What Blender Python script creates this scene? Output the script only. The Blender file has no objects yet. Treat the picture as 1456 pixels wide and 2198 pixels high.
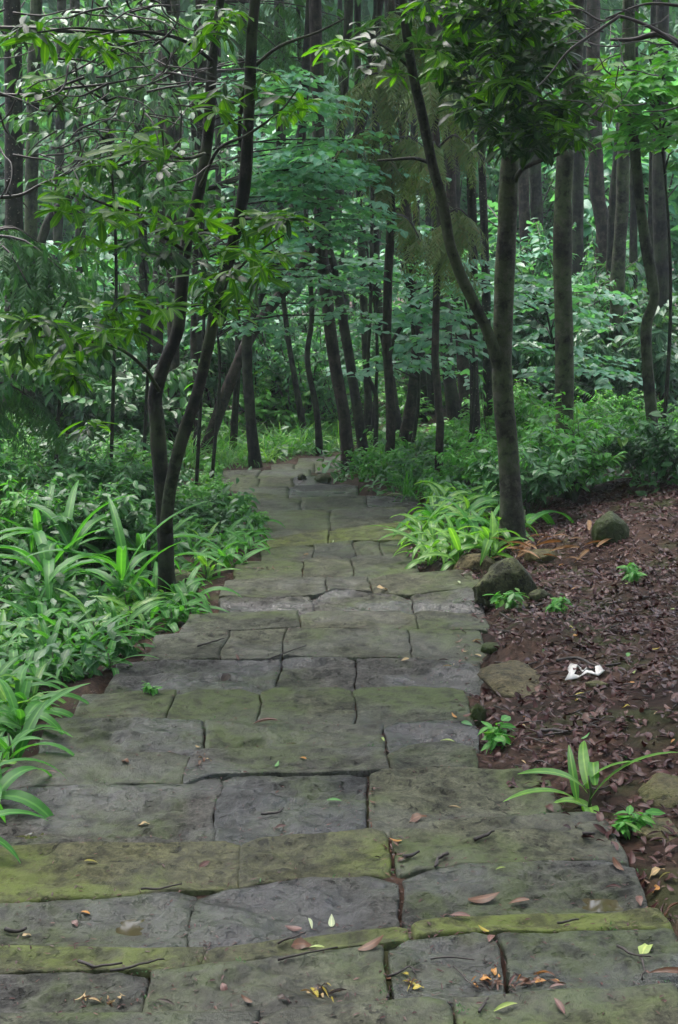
import bpy, math, random
import numpy as np
from mathutils import Vector, Matrix, Quaternion, noise
from mathutils.bvhtree import BVHTree

R = random.Random(7)
NR = np.random.default_rng(7)
scene = bpy.context.scene
COL = scene.collection

# ------------------------------------------------------------------ camera
F, CX, CY, YH = 3200.0, 728.0, 1099.0, 405.0        # focal length and centre in photo pixels, eye-level row
HC = 1.763
TH = math.atan((CY - YH) / F)
cam_d = bpy.data.cameras.new('camera')
cam_d.sensor_fit = 'VERTICAL'
cam_d.sensor_height = 24.0
cam_d.lens = 24.0 * F / 2198.0
cam_d.clip_start = 0.05
cam_d.clip_end = 2000.0
cam = bpy.data.objects.new('camera', cam_d)
COL.objects.link(cam)
cam.location = (0, 0, HC)
cam.rotation_euler = (math.pi / 2 - TH, 0, 0)
scene.camera = cam

# ------------------------------------------------------------------ sky, sun, exposure
SUN_EL, SUN_ROT = math.radians(62), math.radians(-25)   # high, veiled, ahead and to the left
world = bpy.data.worlds.new('World')
scene.world = world
world.use_nodes = True
wn = world.node_tree
wn.nodes.clear()
w_out = wn.nodes.new('ShaderNodeOutputWorld')
w_bg = wn.nodes.new('ShaderNodeBackground')
w_sky = wn.nodes.new('ShaderNodeTexSky')
w_sky.sky_type = 'NISHITA'
w_sky.sun_disc = False
w_sky.sun_elevation = SUN_EL
w_sky.sun_rotation = SUN_ROT
w_sky.air_density = 1.0
w_sky.dust_density = 4.0
w_sky.ozone_density = 1.0
w_hsv = wn.nodes.new('ShaderNodeHueSaturation')      # cloud veil: most of the blue washed out
w_hsv.inputs['Saturation'].default_value = 0.55
w_bg.inputs['Strength'].default_value = 0.14
wn.links.new(w_sky.outputs[0], w_hsv.inputs['Color'])
wn.links.new(w_hsv.outputs[0], w_bg.inputs['Color'])
wn.links.new(w_bg.outputs[0], w_out.inputs['Surface'])

sun_d = bpy.data.lights.new('sun', 'SUN')
sun_d.energy = 1.2
sun_d.angle = math.radians(40)
sun_d.color = (1.0, 0.97, 0.92)
sun = bpy.data.objects.new('sun', sun_d)
COL.objects.link(sun)
sd = Vector((math.sin(SUN_ROT) * math.cos(SUN_EL), math.cos(SUN_ROT) * math.cos(SUN_EL), math.sin(SUN_EL)))
sun.rotation_euler = (-sd).to_track_quat('-Z', 'Y').to_euler()

vs = scene.view_settings
vs.view_transform = 'Standard'
vs.look = 'None'
vs.gamma = 1.0
vs.use_curve_mapping = False
vs.exposure = 2.32
cy = scene.cycles
cy.use_denoising = True
try:
    cy.denoiser = 'OPENIMAGEDENOISE'
    cy.denoising_input_passes = 'RGB_ALBEDO_NORMAL'
except Exception:
    pass
cy.max_bounces = 6
cy.diffuse_bounces = 4
cy.glossy_bounces = 2
cy.transmission_bounces = 4
cy.volume_bounces = 1
cy.transparent_max_bounces = 4
cy.caustics_reflective = False
cy.caustics_refractive = False
scene.render.use_persistent_data = False

# ------------------------------------------------------------------ pixels to places
_ct, _st = math.cos(TH), math.sin(TH)

def ray(u, v):
    a, b = (u - CX) / F, -(v - CY) / F
    return Vector((a, b * _st + _ct, b * _ct - _st))

def on_z(u, v, z):
    d = ray(u, v)
    t = (z - HC) / d.z
    return Vector((d.x * t, d.y * t, z))

def on_y(u, v, Y):
    d = ray(u, v)
    t = Y / d.y
    return Vector((d.x * t, Y, HC + d.z * t))

def px_m(Y, v=1099):
    """metres in one photo pixel at distance Y"""
    return Y / ray(728, v).y / F

def fbm(x, y, z=0.0, o=4):
    return noise.fractal(Vector((x, y, z)), 1.0, 2.0, o)

# ------------------------------------------------------------------ object helpers
def tag(o, label=None, cat=None, group=None, kind=None):
    for k, v in (('label', label), ('category', cat), ('group', group), ('kind', kind)):
        if v:
            o[k] = v
    return o

def mesh_np(name, V, Fc, uv=None, mat=None, smooth=True):
    V = np.asarray(V, dtype=np.float32).reshape(-1, 3)
    Fc = np.asarray(Fc, dtype=np.int32)
    k = Fc.shape[1]
    me = bpy.data.meshes.new(name)
    me.vertices.add(len(V))
    me.vertices.foreach_set('co', V.ravel())
    me.loops.add(Fc.size)
    me.loops.foreach_set('vertex_index', Fc.ravel())
    me.polygons.add(len(Fc))
    me.polygons.foreach_set('loop_start', np.arange(0, Fc.size, k, dtype=np.int32))
    me.polygons.foreach_set('loop_total', np.full(len(Fc), k, dtype=np.int32))
    if smooth:
        me.polygons.foreach_set('use_smooth', np.ones(len(Fc), dtype=bool))
    if uv is not None:
        ul = me.uv_layers.new(name='UVMap')
        ul.data.foreach_set('uv', np.asarray(uv, dtype=np.float32)[Fc.ravel()].ravel())
    me.update(calc_edges=True)
    if mat:
        me.materials.append(mat)
    return me

def obj(name, me, parent=None, loc=None, rot=None, scale=None):
    o = bpy.data.objects.new(name, me)
    COL.objects.link(o)
    if parent is not None:
        o.parent = parent
    if loc is not None:
        o.location = loc
    if rot is not None:
        o.rotation_euler = rot
    if scale is not None:
        o.scale = (scale,) * 3 if isinstance(scale, (int, float)) else scale
    return o

def thing(name, label, cat, loc, group=None, rz=0.0, scale=None):
    o = obj(name, None, None, loc, (0, 0, rz), scale)
    o.empty_display_size = 0.1
    return tag(o, label, cat, group)

def merge(parts):
    Vs, Fs, Us, n = [], [], [], 0
    for V, Fc, U in parts:
        Vs.append(V); Fs.append(Fc + n); Us.append(U); n += len(V)
    return np.concatenate(Vs), np.concatenate(Fs), np.concatenate(Us)

def catmull(P, per=6):
    P = [Vector(p) for p in P]
    Q = [P[0] * 2 - P[1]] + P + [P[-1] * 2 - P[-2]]
    out = []
    for i in range(1, len(Q) - 2):
        a, b, c, d = Q[i - 1], Q[i], Q[i + 1], Q[i + 2]
        for k in range(per):
            t = k / per
            out.append(0.5 * ((2 * b) + (c - a) * t + (2 * a - 5 * b + 4 * c - d) * t * t + (3 * b - a - 3 * c + d) * t ** 3))
    out.append(P[-1])
    return out

def tube(P, r0, sides=8, rough=0.0, seed=0.0):
    """P: list of points, r0: list of radii -> V, F(quads), UV"""
    n = len(P)
    V, U = [], []
    up = Vector((0.3, 0.9, 0.1))
    for i, p in enumerate(P):
        t = (P[min(i + 1, n - 1)] - P[max(i - 1, 0)]).normalized()
        a = t.cross(up)
        if a.length < 1e-4:
            a = t.cross(Vector((1, 0, 0)))
        a.normalize()
        b = t.cross(a)
        for k in range(sides):
            th = 2 * math.pi * k / sides
            r = r0[i]
            d = a * math.cos(th) + b * math.sin(th)
            if rough:
                q = p + d * r
                r *= 1 + rough * fbm(q.x * 5 / max(r, .03) * .06 + seed, q.y * 5 / max(r, .03) * .06, q.z * 2.2) * 1.0
            V.append(p + d * r)
            U.append((k / sides, i / max(n - 1, 1)))
    Fc = []
    for i in range(n - 1):
        for k in range(sides):
            k2 = (k + 1) % sides
            Fc.append((i * sides + k, i * sides + k2, (i + 1) * sides + k2, (i + 1) * sides + k))
    m = len(V)
    V.append(P[0]); V.append(P[-1]); U.append((0, 0)); U.append((0, 1))
    for k in range(0, sides, 2):                       # end caps as quads round the axis
        Fc.append((m, (k + 2) % sides, (k + 1) % sides, k))
        o = (n - 1) * sides
        Fc.append((m + 1, o + k, o + (k + 1) % sides, o + (k + 2) % sides))
    return np.array([tuple(v) for v in V]), np.array(Fc), np.array(U)

def leaf_t(length=1.0, width=0.3, droop=0.6, fold=0.25, shape='leaf', nl=6, wave=0.0, up=0.0):
    """a leaf along +Y, upper face +Z: (nl+1) rows of three points"""
    V, U = [], []
    y = z = 0.0
    for i in range(nl + 1):
        t = i / nl
        if shape == 'leaf':
            w = math.sin(math.pi * min(1, t * 0.93 + 0.07) ** 0.95) ** 0.9
        elif shape == 'obov':
            w = (t ** 0.9) * max(0, 1 - t) ** 0.45 * 1.75
        elif shape == 'blade':
            w = (t + 0.02) ** 0.38 * max(0, 1 - t) ** 0.75 * 1.5
        else:
            w = min(1, (t + 0.08) * 4) * max(0, 1 - t) ** 0.6
        w = max(w, 0.03) * width * 0.5
        a = up - droop * t
        if i:
            y += math.cos(a) * length / nl
            z += math.sin(a) * length / nl
        wv = wave * math.sin(t * 9.0)
        V += [(-w * math.cos(fold), y, z + w * math.sin(fold) + wv * w), (0, y, z), (w * math.cos(fold), y, z + w * math.sin(fold) - wv * w)]
        U += [(0, t), (0.5, t), (1, t)]
    Fc = []
    for i in range(nl):
        for k in range(2):
            a = i * 3 + k
            Fc.append((a, a + 1, a + 4, a + 3))
    return np.array(V), np.array(Fc), np.array(U)

def rots(yaw, pitch, roll):
    """arrays of angles -> (n,3,3): roll about Y, pitch about X, yaw about Z"""
    cy_, sy_, cp, sp, cr, sr = np.cos(yaw), np.sin(yaw), np.cos(pitch), np.sin(pitch), np.cos(roll), np.sin(roll)
    n = len(yaw)
    Z = np.zeros((n, 3, 3)); X = np.zeros((n, 3, 3)); Y = np.zeros((n, 3, 3))
    Z[:, 0, 0] = cy_; Z[:, 0, 1] = -sy_; Z[:, 1, 0] = sy_; Z[:, 1, 1] = cy_; Z[:, 2, 2] = 1
    X[:, 0, 0] = 1; X[:, 1, 1] = cp; X[:, 1, 2] = -sp; X[:, 2, 1] = sp; X[:, 2, 2] = cp
    Y[:, 1, 1] = 1; Y[:, 0, 0] = cr; Y[:, 0, 2] = sr; Y[:, 2, 0] = -sr; Y[:, 2, 2] = cr
    return Z @ X @ Y

def scatter(tpls, pos, yaw, pitch, roll, size):
    """many copies of the template leaves as one mesh's V, F, UV"""
    pos = np.asarray(pos, float); n = len(pos)
    if n == 0:
        return np.zeros((0, 3)), np.zeros((0, 4), int), np.zeros((0, 2))
    RR = rots(np.asarray(yaw, float), np.asarray(pitch, float), np.asarray(roll, float))
    size = np.asarray(size, float)
    out = []
    which = NR.integers(0, len(tpls), n)
    for k, (V, Fc, U) in enumerate(tpls):
        ix = np.nonzero(which == k)[0]
        if len(ix) == 0:
            continue
        W = np.einsum('nij,vj->nvi', RR[ix], V) * size[ix][:, None, None] + pos[ix][:, None, :]
        FF = Fc[None] + (np.arange(len(ix)) * len(V))[:, None, None]
        out.append((W.reshape(-1, 3), FF.reshape(-1, Fc.shape[1]), np.tile(U, (len(ix), 1))))
    return merge(out)

# ------------------------------------------------------------------ materials
def new_mat(name):
    m = bpy.data.materials.new(name)
    m.use_nodes = True
    nt = m.node_tree
    nt.nodes.clear()
    return m, nt, nt.nodes, nt.links

def nd(nodes, kind, **kw):
    n = nodes.new(kind)
    for k, v in kw.items():
        if k in n.inputs:
            n.inputs[k].default_value = v
        else:
            setattr(n, k, v)
    return n

def ramp(nodes, stops):
    n = nodes.new('ShaderNodeValToRGB')
    el = n.color_ramp.elements
    while len(el) < len(stops):
        el.new(0.5)
    for e, (p, c) in zip(el, stops):
        e.position = p
        e.color = (*c, 1) if not isinstance(c, (int, float)) else (c, c, c, 1)
    return n

def mix_rgb(nodes, links, fac, a, b, blend='MIX'):
    n = nodes.new('ShaderNodeMix')
    n.data_type = 'RGBA'
    n.blend_type = blend
    for s, v in ((0, fac), (6, a), (7, b)):
        if hasattr(v, 'is_output'):
            links.new(v, n.inputs[s])
        else:
            n.inputs[s].default_value = (*v, 1) if isinstance(v, tuple) else v
    return n.outputs[2]

def leaf_mat(name, c1, c2, trans=0.35, rough=0.38, vein=0.25, spec=0.5, tcol=None, c3=None):
    m, nt, N, L = new_mat(name)
    out = N.new('ShaderNodeOutputMaterial')
    oi, ge = N.new('ShaderNodeObjectInfo'), N.new('ShaderNodeNewGeometry')
    add = nd(N, 'ShaderNodeMath', operation='ADD')
    L.new(oi.outputs['Random'], add.inputs[0]); L.new(ge.outputs['Random Per Island'], add.inputs[1])
    fr = nd(N, 'ShaderNodeMath', operation='FRACT')
    L.new(add.outputs[0], fr.inputs[0])
    rp = ramp(N, [(0.0, c1), (0.8, c2), (1.0, c3 or c2)])
    L.new(fr.outputs[0], rp.inputs[0])
    tc = N.new('ShaderNodeTexCoord')
    nz = nd(N, 'ShaderNodeTexNoise', Scale=9.0, Detail=3.0)
    L.new(tc.outputs['Object'], nz.inputs['Vector'])
    col = mix_rgb(N, L, nz.outputs[0], rp.outputs[0], (c1[0] * .7, c1[1] * .75, c1[2] * .75))
    sep = N.new('ShaderNodeSeparateXYZ')
    L.new(tc.outputs['UV'], sep.inputs[0])
    d = nd(N, 'ShaderNodeMath', operation='SUBTRACT'); L.new(sep.outputs[0], d.inputs[0]); d.inputs[1].default_value = 0.5
    ab = nd(N, 'ShaderNodeMath', operation='ABSOLUTE'); L.new(d.outputs[0], ab.inputs[0])
    vr = ramp(N, [(0.0, vein), (0.05, vein), (0.11, 0.0)])
    L.new(ab.outputs[0], vr.inputs[0])
    col = mix_rgb(N, L, vr.outputs[0], col, (min(1, c2[0] * 2.4 + .03), min(1, c2[1] * 1.9 + .03), min(1, c2[2] * 1.9 + .02)))
    bs = nd(N, 'ShaderNodeBsdfPrincipled', Roughness=rough)
    bs.inputs['Specular IOR Level'].default_value = spec * 0.6
    L.new(col, bs.inputs['Base Color'])
    tr = N.new('ShaderNodeBsdfTranslucent')
    t2 = mix_rgb(N, L, 1.0, col, tcol or (1.5, 1.7, 0.55), 'MULTIPLY')
    L.new(t2, tr.inputs['Color'])
    mx = N.new('ShaderNodeMixShader')
    mx.inputs[0].default_value = trans
    L.new(bs.outputs[0], mx.inputs[1]); L.new(tr.outputs[0], mx.inputs[2])
    L.new(mx.outputs[0], out.inputs['Surface'])
    return m

def bark_mat(name, c1, c2, moss=0.0, scale=1.0, spots=False, rings=False, bump=0.6):
    m, nt, N, L = new_mat(name)
    out = N.new('ShaderNodeOutputMaterial')
    bs = nd(N, 'ShaderNodeBsdfPrincipled', Roughness=0.75)
    bs.inputs['Specular IOR Level'].default_value = 0.2
    tc = N.new('ShaderNodeTexCoord')
    mp = N.new('ShaderNodeMapping')
    mp.inputs['Scale'].default_value = (26 * scale, 26 * scale, (40 if rings else 5) * scale)
    L.new(tc.outputs['Object'], mp.inputs[0])
    nz = nd(N, 'ShaderNodeTexNoise', Scale=1.0, Detail=6.0, Roughness=0.65)
    L.new(mp.outputs[0], nz.inputs['Vector'])
    rp = ramp(N, [(0.40, c1), (0.60, c2)])
    L.new(nz.outputs[0], rp.inputs[0])
    n2 = nd(N, 'ShaderNodeTexNoise', Scale=3.2, Detail=4.0)
    L.new(tc.outputs['Object'], n2.inputs['Vector'])
    r2 = ramp(N, [(0.44, 0.0), (0.57, moss)])
    L.new(n2.outputs[0], r2.inputs[0])
    col = mix_rgb(N, L, r2.outputs[0], rp.outputs[0], (0.055, 0.075, 0.028))
    n3 = nd(N, 'ShaderNodeTexNoise', Scale=11.0, Detail=6.0, Roughness=0.7)
    L.new(tc.outputs['Object'], n3.inputs['Vector'])
    r4 = ramp(N, [(0.54, 0.0), (0.60, 0.6)]); L.new(n3.outputs[0], r4.inputs[0])
    col = mix_rgb(N, L, r4.outputs[0], col, tuple(min(1, a * 2.0 + .006) for a in c2))
    r5 = ramp(N, [(0.40, 0.3), (0.48, 1.0)]); L.new(n3.outputs[0], r5.inputs[0])
    col = mix_rgb(N, L, 1.0, col, r5.outputs[0], 'MULTIPLY')
    if spots:
        vo = nd(N, 'ShaderNodeTexVoronoi', Scale=26.0)
        L.new(tc.outputs['Object'], vo.inputs['Vector'])
        r3 = ramp(N, [(0.12, 0.8), (0.22, 0.0)])
        L.new(vo.outputs['Distance'], r3.inputs[0])
        col = mix_rgb(N, L, r3.outputs[0], col, (0.20, 0.17, 0.13))
    L.new(col, bs.inputs['Base Color'])
    bp = nd(N, 'ShaderNodeBump', Strength=min(1, bump * 1.5), Distance=0.02)
    L.new(nz.outputs[0], bp.inputs['Height'])
    L.new(bp.outputs[0], bs.inputs['Normal'])
    L.new(bs.outputs[0], out.inputs['Surface'])
    return m

def stone_mat(name, dry, dry2, moss_amt, wet_amt, mossc=(0.058, 0.078, 0.026), bump=0.5, wear=0.5):
    m, nt, N, L = new_mat(name)
    out = N.new('ShaderNodeOutputMaterial')
    bs = N.new('ShaderNodeBsdfPrincipled')
    ge, oi = N.new('ShaderNodeNewGeometry'), N.new('ShaderNodeObjectInfo')
    P = ge.outputs['Position']
    n1 = nd(N, 'ShaderNodeTexNoise', Scale=2.1, Detail=6.0, Roughness=0.6)
    n2 = nd(N, 'ShaderNodeTexNoise', Scale=13.0, Detail=7.0, Roughness=0.7)
    n3 = nd(N, 'ShaderNodeTexNoise', Scale=1.35, Detail=5.0, Roughness=0.55)
    n4 = nd(N, 'ShaderNodeTexNoise', Scale=70.0, Detail=5.0, Roughness=0.7)
    n5 = nd(N, 'ShaderNodeTexNoise', Scale=1.7, Detail=3.0, Roughness=0.5)
    for q, off in ((n1, 0), (n2, 3), (n3, 11), (n4, 5), (n5, 23)):
        mp = N.new('ShaderNodeMapping')
        mp.inputs['Location'].default_value = (off, off * 1.7, off * .3)
        L.new(P, mp.inputs[0]); L.new(mp.outputs[0], q.inputs['Vector'])
    rp = ramp(N, [(0.38, dry), (0.62, dry2)])
    L.new(n1.outputs[0], rp.inputs[0])
    col = mix_rgb(N, L, oi.outputs['Random'], rp.outputs[0], (dry2[0] * 1.12, dry2[1] * 1.05, dry2[2] * .92))
    sp = ramp(N, [(0.36, 0.34), (0.49, 0.95), (0.64, 1.6)])
    L.new(n2.outputs[0], sp.inputs[0])
    col = mix_rgb(N, L, 0.85, col, sp.outputs[0], 'MULTIPLY')
    n6 = nd(N, 'ShaderNodeTexNoise', Scale=5.0, Detail=8.0, Roughness=0.72, Distortion=0.8)
    L.new(P, n6.inputs['Vector'])
    s6 = ramp(N, [(0.37, 0.42), (0.46, 0.95), (0.55, 1.02), (0.66, 1.5)]); L.new(n6.outputs[0], s6.inputs[0])
    col = mix_rgb(N, L, 0.9, col, s6.outputs[0], 'MULTIPLY')
    s4 = ramp(N, [(0.38, 0.5), (0.62, 1.5)])
    L.new(n4.outputs[0], s4.inputs[0])
    col = mix_rgb(N, L, 0.8, col, s4.outputs[0], 'MULTIPLY')
    mu = nd(N, 'ShaderNodeTexNoise', Scale=24.0, Detail=4.0, Roughness=0.55, Distortion=0.6)
    L.new(P, mu.inputs['Vector'])
    pt = ramp(N, [(0.35, 0.22), (0.41, 1.0)]); L.new(mu.outputs[0], pt.inputs[0])  # darkens the pits in the colour, in place of their shade
    col = mix_rgb(N, L, 0.9, col, pt.outputs[0], 'MULTIPLY')
    mr = ramp(N, [(0.46, 0.0), (0.55, moss_amt)])
    L.new(n3.outputs[0], mr.inputs[0])
    mmul = nd(N, 'ShaderNodeMath', operation='MULTIPLY')
    L.new(mr.outputs[0], mmul.inputs[0])
    m2 = ramp(N, [(0.42, 0.25), (0.56, 1.0)]); L.new(n2.outputs[0], m2.inputs[0]); L.new(m2.outputs[0], mmul.inputs[1])
    col = mix_rgb(N, L, mmul.outputs[0], col, mossc)
    wr = ramp(N, [(0.47, 0.0), (0.56, wet_amt)])
    L.new(n5.outputs[0], wr.inputs[0])
    col = mix_rgb(N, L, wr.outputs[0], col, mix_rgb(N, L, 1.0, col, (0.5, 0.5, 0.6), 'MULTIPLY'))
    L.new(col, bs.inputs['Base Color'])
    ro = nd(N, 'ShaderNodeMapRange'); ro.inputs[3].default_value = 0.62; ro.inputs[4].default_value = 0.16
    L.new(wr.outputs[0], ro.inputs[0]); L.new(ro.outputs[0], bs.inputs['Roughness'])
    so = nd(N, 'ShaderNodeMapRange'); so.inputs[3].default_value = 0.12; so.inputs[4].default_value = 0.5
    L.new(wr.outputs[0], so.inputs[0]); L.new(so.outputs[0], bs.inputs['Specular IOR Level'])
    h = nd(N, 'ShaderNodeMath', operation='MULTIPLY_ADD')
    L.new(n4.outputs[0], h.inputs[0]); h.inputs[1].default_value = 0.32; L.new(n2.outputs[0], h.inputs[2])
    h2 = nd(N, 'ShaderNodeMath', operation='MULTIPLY_ADD'); L.new(pt.outputs[0], h2.inputs[0]); h2.inputs[1].default_value = 0.35; L.new(h.outputs[0], h2.inputs[2]); h = h2
    bp = nd(N, 'ShaderNodeBump', Strength=bump, Distance=0.02)
    L.new(h.outputs[0], bp.inputs['Height'])
    L.new(bp.outputs[0], bs.inputs['Normal'])
    L.new(bs.outputs[0], out.inputs['Surface'])
    return m

def plain_mat(name, c1, c2, rough=0.6, scale=20.0, bump=0.3, spec=0.4):
    m, nt, N, L = new_mat(name)
    out = N.new('ShaderNodeOutputMaterial')
    bs = nd(N, 'ShaderNodeBsdfPrincipled', Roughness=rough)
    bs.inputs['Specular IOR Level'].default_value = spec
    tc = N.new('ShaderNodeTexCoord')
    nz = nd(N, 'ShaderNodeTexNoise', Scale=scale, Detail=5.0)
    L.new(tc.outputs['Object'], nz.inputs['Vector'])
    rp = ramp(N, [(0.3, c1), (0.7, c2)])
    L.new(nz.outputs[0], rp.inputs[0]); L.new(rp.outputs[0], bs.inputs['Base Color'])
    bp = nd(N, 'ShaderNodeBump', Strength=bump, Distance=0.01)
    L.new(nz.outputs[0], bp.inputs['Height']); L.new(bp.outputs[0], bs.inputs['Normal'])
    L.new(bs.outputs[0], out.inputs['Surface'])
    return m

def ground_mat():
    m, nt, N, L = new_mat('forest_soil')
    out = N.new('ShaderNodeOutputMaterial')
    bs = nd(N, 'ShaderNodeBsdfPrincipled', Roughness=0.85)
    bs.inputs['Specular IOR Level'].default_value = 0.15
    ge = N.new('ShaderNodeNewGeometry')
    n1 = nd(N, 'ShaderNodeTexNoise', Scale=1.6, Detail=6.0, Roughness=0.6)
    n2 = nd(N, 'ShaderNodeTexNoise', Scale=22.0, Detail=8.0, Roughness=0.75)
    n3 = nd(N, 'ShaderNodeTexNoise', Scale=2.7, Detail=5.0)
    for q in (n1, n2, n3):
        L.new(ge.outputs['Position'], q.inputs['Vector'])
    rp = ramp(N, [(0.4, (0.022, 0.011, 0.008)), (0.6, (0.055, 0.030, 0.021))])
    L.new(n1.outputs[0], rp.inputs[0])
    sp = ramp(N, [(0.38, 0.35), (0.62, 1.6)]); L.new(n2.outputs[0], sp.inputs[0])
    col = mix_rgb(N, L, 1.0, rp.outputs[0], sp.outputs[0], 'MULTIPLY')
    mr = ramp(N, [(0.52, 0.0), (0.64, 0.75)]); L.new(n3.outputs[0], mr.inputs[0])
    col = mix_rgb(N, L, mr.outputs[0], col, (0.04, 0.046, 0.016))
    L.new(col, bs.inputs['Base Color'])
    bp = nd(N, 'ShaderNodeBump', Strength=0.8, Distance=0.03)
    L.new(n2.outputs[0], bp.inputs['Height']); L.new(bp.outputs[0], bs.inputs['Normal'])
    L.new(bs.outputs[0], out.inputs['Surface'])
    return m

def water_mat():
    m, nt, N, L = new_mat('puddle_water')
    out = N.new('ShaderNodeOutputMaterial')
    bs = nd(N, 'ShaderNodeBsdfPrincipled', Roughness=0.03, IOR=1.33)
    bs.inputs['Base Color'].default_value = (0.05, 0.042, 0.022, 1)
    bs.inputs['Specular IOR Level'].default_value = 0.6
    L.new(bs.outputs[0], out.inputs['Surface'])
    return m

M = {}
M['soil'] = ground_mat()
M['stone_smooth'] = stone_mat('worn_stone', (0.02933, 0.03206, 0.02271), (0.05306, 0.05582, 0.04), 0.8, 0.4, bump=0.55)
M['stone_rough'] = stone_mat('rough_wet_stone', (0.02689, 0.02791, 0.02855), (0.05095, 0.05025, 0.05028), 0.6, 0.95, bump=0.8)
M['stone_moss'] = stone_mat('mossy_stone', (0.03073, 0.03226, 0.01837), (0.05167, 0.0533, 0.02941), 1.0, 0.2, mossc=(0.085, 0.105, 0.026), bump=0.65)
M['rock'] = stone_mat('boulder_stone', (0.026, 0.030, 0.015), (0.06, 0.066, 0.03), 1.0, 0.15, mossc=(0.036, 0.055, 0.012), bump=1.0)
M['rock_tan'] = stone_mat('tan_rock', (0.06, 0.048, 0.024), (0.105, 0.088, 0.05), 0.7, 0.1, mossc=(0.06, 0.065, 0.018), bump=0.8)
M['water'] = water_mat()
M['bark_dark'] = bark_mat('dark_wet_bark', (0.0054, 0.0045, 0.00405), (0.02025, 0.01665, 0.0144), 0.35)
M['bark_hero'] = bark_mat('dark_smooth_bark', (0.00504, 0.00396, 0.00324), (0.01512, 0.01224, 0.00936), 0.55, 1.6, bump=0.35)
M['bark_grey'] = bark_mat('grey_green_bark', (0.01941, 0.01786, 0.01319), (0.04076, 0.03804, 0.02794), 0.75, 0.7, rings=True, bump=0.4)
M['bark_red'] = bark_mat('reddish_bark', (0.0135, 0.00765, 0.0063), (0.03375, 0.0216, 0.0189), 0.2, 1.2)
M['bark_spot'] = bark_mat('flecked_bark', (0.0072, 0.0054, 0.0048), (0.021, 0.0156, 0.0132), 0.15, spots=True)
M['bark_green'] = bark_mat('green_slim_bark', (0.0144, 0.01536, 0.0096), (0.036, 0.0384, 0.024), 0.7, 1.2)
M['twig'] = plain_mat('dark_twig', (0.014, 0.010, 0.010), (0.045, 0.032, 0.030), 0.55, 30)
M['stem'] = plain_mat('green_stem', (0.03, 0.05, 0.015), (0.06, 0.08, 0.03), 0.5, 30)
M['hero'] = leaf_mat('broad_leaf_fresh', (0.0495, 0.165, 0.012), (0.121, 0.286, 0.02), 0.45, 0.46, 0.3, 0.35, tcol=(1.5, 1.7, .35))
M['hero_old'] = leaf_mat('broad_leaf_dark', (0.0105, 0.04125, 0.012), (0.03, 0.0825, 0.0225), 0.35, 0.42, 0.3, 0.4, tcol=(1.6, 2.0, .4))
M['canopy'] = leaf_mat('canopy_leaf', (0.024, 0.084, 0.0165), (0.052, 0.1568, 0.02625), 0.4, 0.4, 0.1, 0.4)
M['pale'] = leaf_mat('leathery_pale_leaf', (0.048, 0.132, 0.069), (0.096, 0.21, 0.1104), 0.3, 0.36, 0.35, 0.5)
M['teal'] = leaf_mat('layered_maple_leaf', (0.08619, 0.2483, 0.1599), (0.1489, 0.3774, 0.2462), 0.4, 0.42, 0.15, 0.5)
M['shrub'] = leaf_mat('light_shrub_leaf', (0.06072, 0.238, 0.04191), (0.1435, 0.425, 0.0652), 0.38, 0.42, 0.2, 0.5, c3=(0.19, 0.27, 0.06))
M['shrub_dark'] = leaf_mat('dark_shrub_leaf', (0.0288, 0.1142, 0.036), (0.0672, 0.2016, 0.0585), 0.3, 0.4, 0.2, 0.5)
M['blade'] = leaf_mat('broad_grass_blade', (0.0432, 0.1774, 0.03645), (0.0864, 0.2809, 0.0486), 0.4, 0.46, 0.3, 0.38)
M['blade_fresh'] = leaf_mat('fresh_grass_blade', (0.084, 0.2376, 0.0432), (0.192, 0.3828, 0.0648), 0.42, 0.38, 0.3, 0.5)
M['needle'] = leaf_mat('conifer_needle', (0.096, 0.156, 0.048), (0.18, 0.228, 0.072), 0.3, 0.5, 0.0, 0.3, c3=(0.20, 0.14, 0.06))
M['needle_green'] = leaf_mat('conifer_needle_green', (0.048, 0.132, 0.054), (0.096, 0.216, 0.072), 0.3, 0.5, 0.0, 0.3)
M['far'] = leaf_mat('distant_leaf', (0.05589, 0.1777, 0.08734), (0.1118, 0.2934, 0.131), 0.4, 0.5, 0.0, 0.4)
M['litter'] = leaf_mat('wet_brown_leaf', (0.034, 0.010, 0.010), (0.095, 0.031, 0.030), 0.08, 0.38, 0.12, 0.4, tcol=(1.2, .9, .7), c3=(0.20, 0.10, 0.075))
M['dead'] = leaf_mat('dry_tan_leaf', (0.17, 0.085, 0.035), (0.30, 0.17, 0.075), 0.25, 0.5, 0.3, 0.4, tcol=(1.3, 1.0, .6))
LC = {}
for nm, a in dict(yellow=(0.42, 0.33, 0.05), lime=(0.36, 0.45, 0.13), orange=(0.45, 0.20, 0.045), brown=(0.13, 0.055, 0.028), tan=(0.42, 0.29, 0.14),
                  pink=(0.17, 0.085, 0.075), dark=(0.035, 0.018, 0.014), green=(0.10, 0.28, 0.07), pale=(0.42, 0.47, 0.28), olive=(0.24, 0.21, 0.035)).items():
    LC[nm] = leaf_mat('fallen_leaf_' + nm, tuple(x * .75 for x in a), a, 0.12, 0.4, 0.25, 0.5, tcol=(1.2, 1.1, .8))

# ------------------------------------------------------------------ the lie of the land
SL = 0.079
def zplane(Y):
    if Y < 20:
        return -SL * Y
    if Y < 60:
        return -SL * 20 - 0.03 * (Y - 20)
    return -SL * 20 - 1.2

def on_plane(u, v):
    """where a pixel meets the mean slope of the path"""
    d = ray(u, v)
    t = -HC / (d.z + SL * d.y)
    return Vector((d.x * t, d.y * t, HC + d.z * t))

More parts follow.
